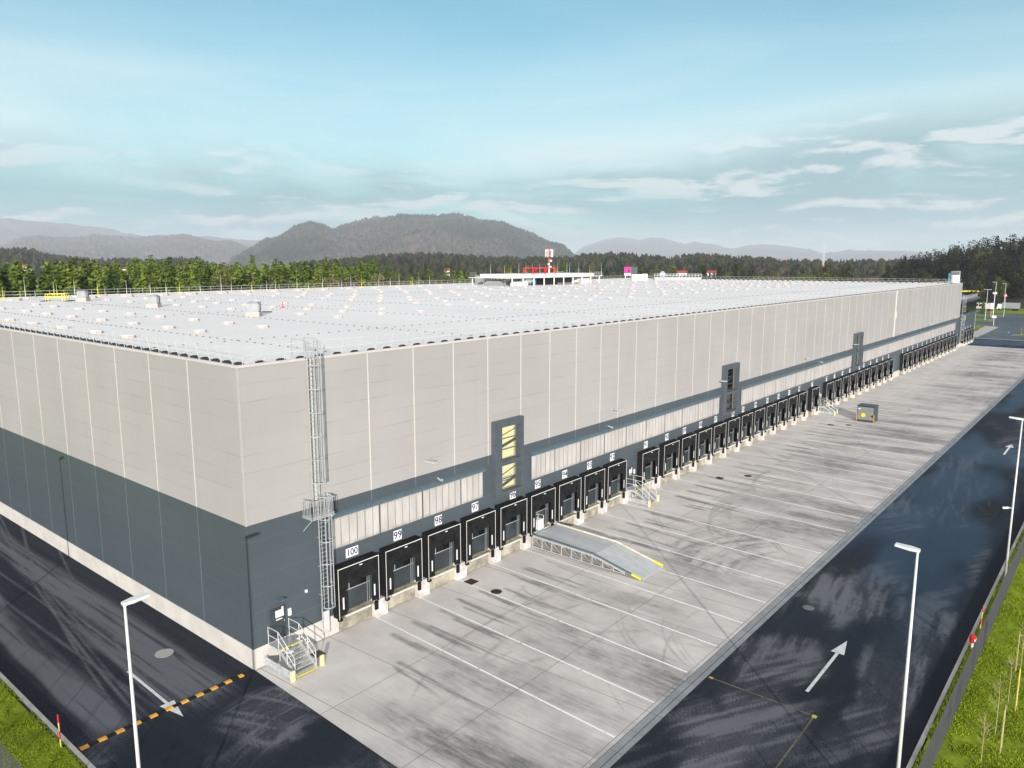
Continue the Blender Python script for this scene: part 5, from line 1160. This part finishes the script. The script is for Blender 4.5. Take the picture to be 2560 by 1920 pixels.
# far woods nobody could count: simple crowns joined in one mesh per wood
def far_wood(name, ridge, n, d0, d1, a0, a1, h0, h1, mats, seed, zmin=-1):
    q = np.random.default_rng(seed); azd = q.uniform(a0, a1, n); D = q.uniform(d0, d1, n); z = profile(ridge, azd, D) - 1.6; X = CAM.x + D * np.cos(np.radians(azd)); Y = CAM.y + D * np.sin(np.radians(azd)); h = q.uniform(h0, h1, n); w = h * q.uniform(.13, .24, n)
    V, F, Mi = [], [], []; kk = q.random(n); base = 0
    sides = 6; tiers = ((.08, 1.), (.42, .78), (.40, .95), (.74, .42), (.72, .55), (1., .02))
    for i in range(n):
        conic = kk[i] < .62; ring0 = []
        prof_ = ((.05, .8), (.35, 1.0), (.33, .75), (.68, .62), (.66, .45), (1., .03)) if conic else ((.12, .5), (.38, 1.15), (.62, 1.25), (.82, .9), (.95, .45), (1., .05))
        vs = []
        for t, r in prof_:
            an = np.arange(sides) * (2 * PI / sides) + q.random() * 2; rr = w[i] * r * (1 if conic else 1.4) * q.uniform(.65, 1.2, sides)
            vs.append(np.stack([X[i] + rr * np.cos(an), Y[i] + rr * np.sin(an), z[i] + h[i] * t + q.uniform(-.05, .05, sides) * h[i]], -1))
        V.append(np.concatenate(vs)); k = np.arange(sides)
        for l in range(5): F.append(np.stack([base + l * sides + k, base + l * sides + (k + 1) % sides, base + (l + 1) * sides + (k + 1) % sides, base + (l + 1) * sides + k], -1))
        Mi += [0 if conic else (1 if kk[i] < .85 else 2)] * (5 * sides); base += 6 * sides
    me = np_mesh(name, np.concatenate(V), np.concatenate(F))
    for m in mats: me.materials.append(m)
    me.polygons.foreach_set('material_index', np.array(Mi[:len(me.polygons)], np.int32)); return tag(put(name, me), kind='stuff')
fw = [simple('far_conifers', (.018, .028, .014), .9, 0, .5, .12, .1), simple('far_broadleaf', (.040, .048, .018), .9, 0, .4, .1, .1), simple('far_bare_wood', (.058, .046, .034), .9, 0, .3, .1, .1)]
far_wood('distant_wood', 'mid', 3600, 800, 1330, 8, 57, 12, 19, fw, 31)
far_wood('distant_wood', 'left_near', 3000, 1250, 1950, 60, 97, 10, 17, fw, 32)
for i in range(125):
    a = tr.uniform(-2, 13.4); D = tr.choice((tr.uniform(478, 520), tr.uniform(520, 625))); z = float(profile('right_hill', np.array([a]), np.array([D]))[0]) - 1.6; x, y = at(a, D); q = tr.random()
    if q < .55: plant('pine', x, y, tr.uniform(10, 15.5), 'dark conifer on the shady wooded slope beyond the annex', 'conifers on the wooded slope', z, 1.25)
    elif q < .75: plant('leaf', x, y, tr.uniform(9, 13), 'olive leafy tree on the wooded slope beyond the annex', 'leafy trees on the wooded slope', z, 1.2)
    else: plant('bare', x, y, tr.uniform(9, 14), 'bare grey tree on the shady wooded slope beyond the annex', 'bare trees on the wooded slope', z, 1.2)
plant('bare', 470, 45, 19, 'tall pale bare tree rising behind the silo tank', 'lone trees beyond the annex'); plant('leaf', 430, 33, 13, 'dense green tree right behind the annex roof rail', 'lone trees beyond the annex', 0, .8); plant('leaf', 466, 8.5, 13, 'round green tree beside the tall lamp pole before the wood', 'lone trees beyond the annex'); plant('spruce', 392, 19, 6, 'small dark spruce on the grass behind the annex', 'lone trees beyond the annex', 0, 1.5)

def leaf_wood(name, ridge, n, d0, d1, a0, a1, h0, h1, mats, seed, per=110, card=.075):
    q = np.random.default_rng(seed); azd = q.uniform(a0, a1, n); D = q.uniform(d0, d1, n); z = profile(ridge, azd, D) - 1.6; h = q.uniform(h0, h1, n); kind = q.random(n); V, Mi = [], []
    X = CAM.x + D * np.cos(np.radians(azd)); Y = CAM.y + D * np.sin(np.radians(azd))
    for i in range(n):
        u = q.random(per); a = q.random(per) * 2 * PI
        if kind[i] < .6: t = 1 - np.sqrt(u) * .92; r = h[i] * .19 * (1 - t) ** .75 * (.45 + .6 * q.random(per)); sz = h[i] * card
        else: t = .30 + .68 * u; r = h[i] * .30 * np.sin(PI * np.clip((t - .2) / .82, 0, 1)) ** .7 * (.35 + .7 * q.random(per)); sz = h[i] * card * .8
        P = np.stack([X[i] + r * np.cos(a), Y[i] + r * np.sin(a), z[i] + h[i] * t], -1); d = np.stack([np.cos(a), np.sin(a), .7 + 0 * a], -1); V.append(cards(P, d, np.full(per, sz))); Mi += [0 if kind[i] < .6 else (1 if kind[i] < .8 else 2)] * per
    me = np_mesh(name, np.concatenate(V), np.arange(n * per * 4).reshape(-1, 4))
    for m in mats: me.materials.append(m)
    me.polygons.foreach_set('material_index', np.array(Mi, np.int32)); return tag(put(name, me), kind='stuff')
leaf_wood('slope_wood', 'right_hill', 1300, 480, 650, -8, 13.6, 10, 15.5, [simple('slope_conifers', (.010, .012, .009), .9, 0, .5, .2, .1), simple('slope_broadleaf', (.018, .020, .010), .9, 0, .4, .2, .1), simple('slope_bare_wood', (.026, .022, .019), .9, 0, .3, .2, .1)], 34)
leaf_wood('nearer_wood', 'mid', 1700, 420, 800, 8, 50, 11, 17, fw, 33, 70, .10)
leaf_wood('spruce_wood', 'mid', 480, 192, 262, 49.5, 92, 19.8, 22.6, [M['spruce'], M['leaf'], M['bare']], 35, 620, .040)
# houses
def house(x, y, z, rz, L, W, H, roofm, lb, grp=None):
    t = thing('house', lb, 'house', (x, y, z), rz, grp); b = MB(); b.box(-L / 2, L / 2, -W / 2, W / 2, -2, H); b.build('wall', M['trimw'], t); b = MB(); o = .5; e = W * .35
    b.hexa([(-L / 2 - o, -W / 2 - o, H), (L / 2 + o, -W / 2 - o, H), (L / 2 + o, W / 2 + o, H), (-L / 2 - o, W / 2 + o, H), (-L / 2 - o, -.05, H + e), (L / 2 + o, -.05, H + e), (L / 2 + o, .05, H + e), (-L / 2 - o, .05, H + e)]); b.build('roof', roofm, t)
    b = MB()
    for k in range(4): xx = -L / 2 + (k + .5) * L / 4; b.box(xx - .5, xx + .5, -W / 2 - .04, -W / 2 - .002, H * .45, H * .75)
    b.build('window_row', M['dark'], t)
rr_ = simple('red_tile_roof', (.42, .10, .05), .8); br_ = simple('brown_tile_roof', (.20, .09, .06), .8)
for i, (a, D) in enumerate([(73.3, 1150), (72.6, 1200), (72.2, 1100), (71.6, 1240), (71.1, 1150), (69.4, 1000), (68.8, 1060), (68.3, 1100), (67.6, 1000), (67.2, 1080), (66.6, 1020), (65.4, 1050), (64.6, 1200), (62.7, 1150)]):
    x, y = at(a, D * 1.2); house(x, y, 23.9 - D * 1.2 * tr.uniform(.009, .014), math.radians(a - 90) + tr.uniform(-.6, .6), 13, 9, 5, rr_ if i % 3 else br_, 'small white house with a tiled roof in the village beyond the wood', 'village houses beyond the wood')
for a, D, L, lb in ((27.3, 700, 11, 'long white house with red roof among dark trees, left one of two'), (25.3, 710, 13, 'long white house with red roof among dark trees, right one of two'), (44.6, 640, 4, 'small house with a bright red roof among the bare trees')):
    x, y = at(a, D); house(x, y, 9.5 if L > 10 else 12, math.radians(a - 90), L, 6, 4.5, simple('bright_red_roof', (.38, .045, .035), .7), lb)

# ------------------------------------------------------------------ saplings and stakes, grass
def sapling(x, y, h, lb):
    s = thing('sapling', lb, 'sapling', (x, y, .28)); segs = [(Vector((0, 0, 0)), Vector((.05, 0, h * .6)), .022, .016), (Vector((.05, 0, h * .6)), Vector((0, .05, h)), .016, .006)]; q = random.Random(x)
    put('trunk', tube_mesh('trunk', segs, M['wood'], 5), s); sg = []
    for k in range(16):
        z = h * q.uniform(.35, .95); a = q.random() * 6.28; l = .9 * (1.15 - z / h) + .15; p = Vector((.03, 0, z)); e = p + Vector((math.cos(a) * l * .6, math.sin(a) * l * .6, l * .6)); sg.append((p, e, .009, .004))
        for j in range(2): f_ = p.lerp(e, q.uniform(.4, .9)); sg.append((f_, f_ + Vector((q.gauss(0, .15), q.gauss(0, .15), q.uniform(.1, .3))), .005, .003))
    put('branches', tube_mesh('branches', sg, M['wood'], 4), s)
def stakes(x, y, lb, n=3, h=2.3, yel=False):
    t = thing('tree_stakes', lb, 'stakes', (x, y, .25)); P = [(-.28, -.2), (.3, -.18), (.02, .32)][:n]
    for k, (px, py) in enumerate(P): b = MB(); b.tube((px, py, 0), (px, py, h), .035, .03, 7); b.build('stake', M['yellow'] if yel and k == 1 else M['wood'], t)
    if n > 2: b = MB(); b.bar((P[0][0], P[0][1], h - .25), (P[1][0], P[1][1], h - .25), .05); b.bar((P[1][0], P[1][1], h - .25), (P[2][0], P[2][1], h - .25), .05); b.build('crossbar', M['wood'], t)
sapling(17.3, -34.6, 2.4, 'bare young sapling on the lawn nearest the camera'); sapling(20.2, -34.8, 3.3, 'bare young sapling between two sets of timber stakes'); sapling(24.0, -34.9, 2.6, 'bare young sapling beside the yellow timber stake'); sapling(28.3, -35.0, 3.4, 'bare young sapling between stakes farthest up the lawn')
stakes(19.0, -35.0, 'pale timber tree stakes on the lawn nearest the camera', 2); stakes(23.6, -35.1, 'timber tree stakes on the lawn, one of them yellow', 2, 2.2, True); stakes(28.1, -35.1, 'timber tree stakes with a crossbar on the lawn', 3, 2.5)
def grass(name, n, box, hmin=.04, hmax=.11, seed=1):
    q = np.random.default_rng(seed); P = np.stack([q.uniform(box[0], box[1], n), q.uniform(box[2], box[3], n), np.full(n, .26)], -1)
    dens = fbm(P[:, 0] * 1.1, P[:, 1] * 1.1, 3, 91); P = P[dens > .36]; n = len(P); a = q.random(n) * 6.28; w = q.uniform(.02, .05, n); h = q.uniform(hmin, hmax, n) * (.5 + fbm(P[:, 0] * .6, P[:, 1] * .6, 3, 92))
    d = np.stack([np.cos(a), np.sin(a), 0 * a], -1); lean = np.stack([q.normal(size=n) * .04, q.normal(size=n) * .04, h], -1)
    v = np.stack([P - d * w[:, None], P + d * w[:, None], P + lean], 1).reshape(-1, 3); me = np_mesh(name, v, np.arange(3 * n).reshape(-1, 3)); me.materials.append(M['blade']); return tag(put(name, me), kind='stuff')
grass('grass', 90000, (10, 48, -39, -32.2)); grass('grass', 30000, (48, 100, -42, -32.2), .06, .16, 2); grass('grass', 26000, (-14, -10.1, -10, 22), seed=3)
# weeds between kerb and fence
grass('weeds', 16000, (12, 60, -32.85, -32.2), .08, .22, 4)

# ------------------------------------------------------------------ air
hz = MB(); hz.box(-20500, 21500, -20500, 21500, -1.2, 640.0)
hm = bpy.data.materials.new('pale_air'); hm.use_nodes = True; nt = hm.node_tree; nt.nodes.remove(nt.nodes['Principled BSDF'])
pv = nt.nodes.new('ShaderNodeVolumePrincipled'); pv.inputs['Color'].default_value = (.86, .90, .98, 1); pv.inputs['Density'].default_value = 0.85e-4; pv.inputs['Anisotropy'].default_value = 0.0
nt.links.new(pv.outputs[0], nt.nodes['Material Output'].inputs['Volume'])
tag(hz.build('haze', hm), kind='stuff')
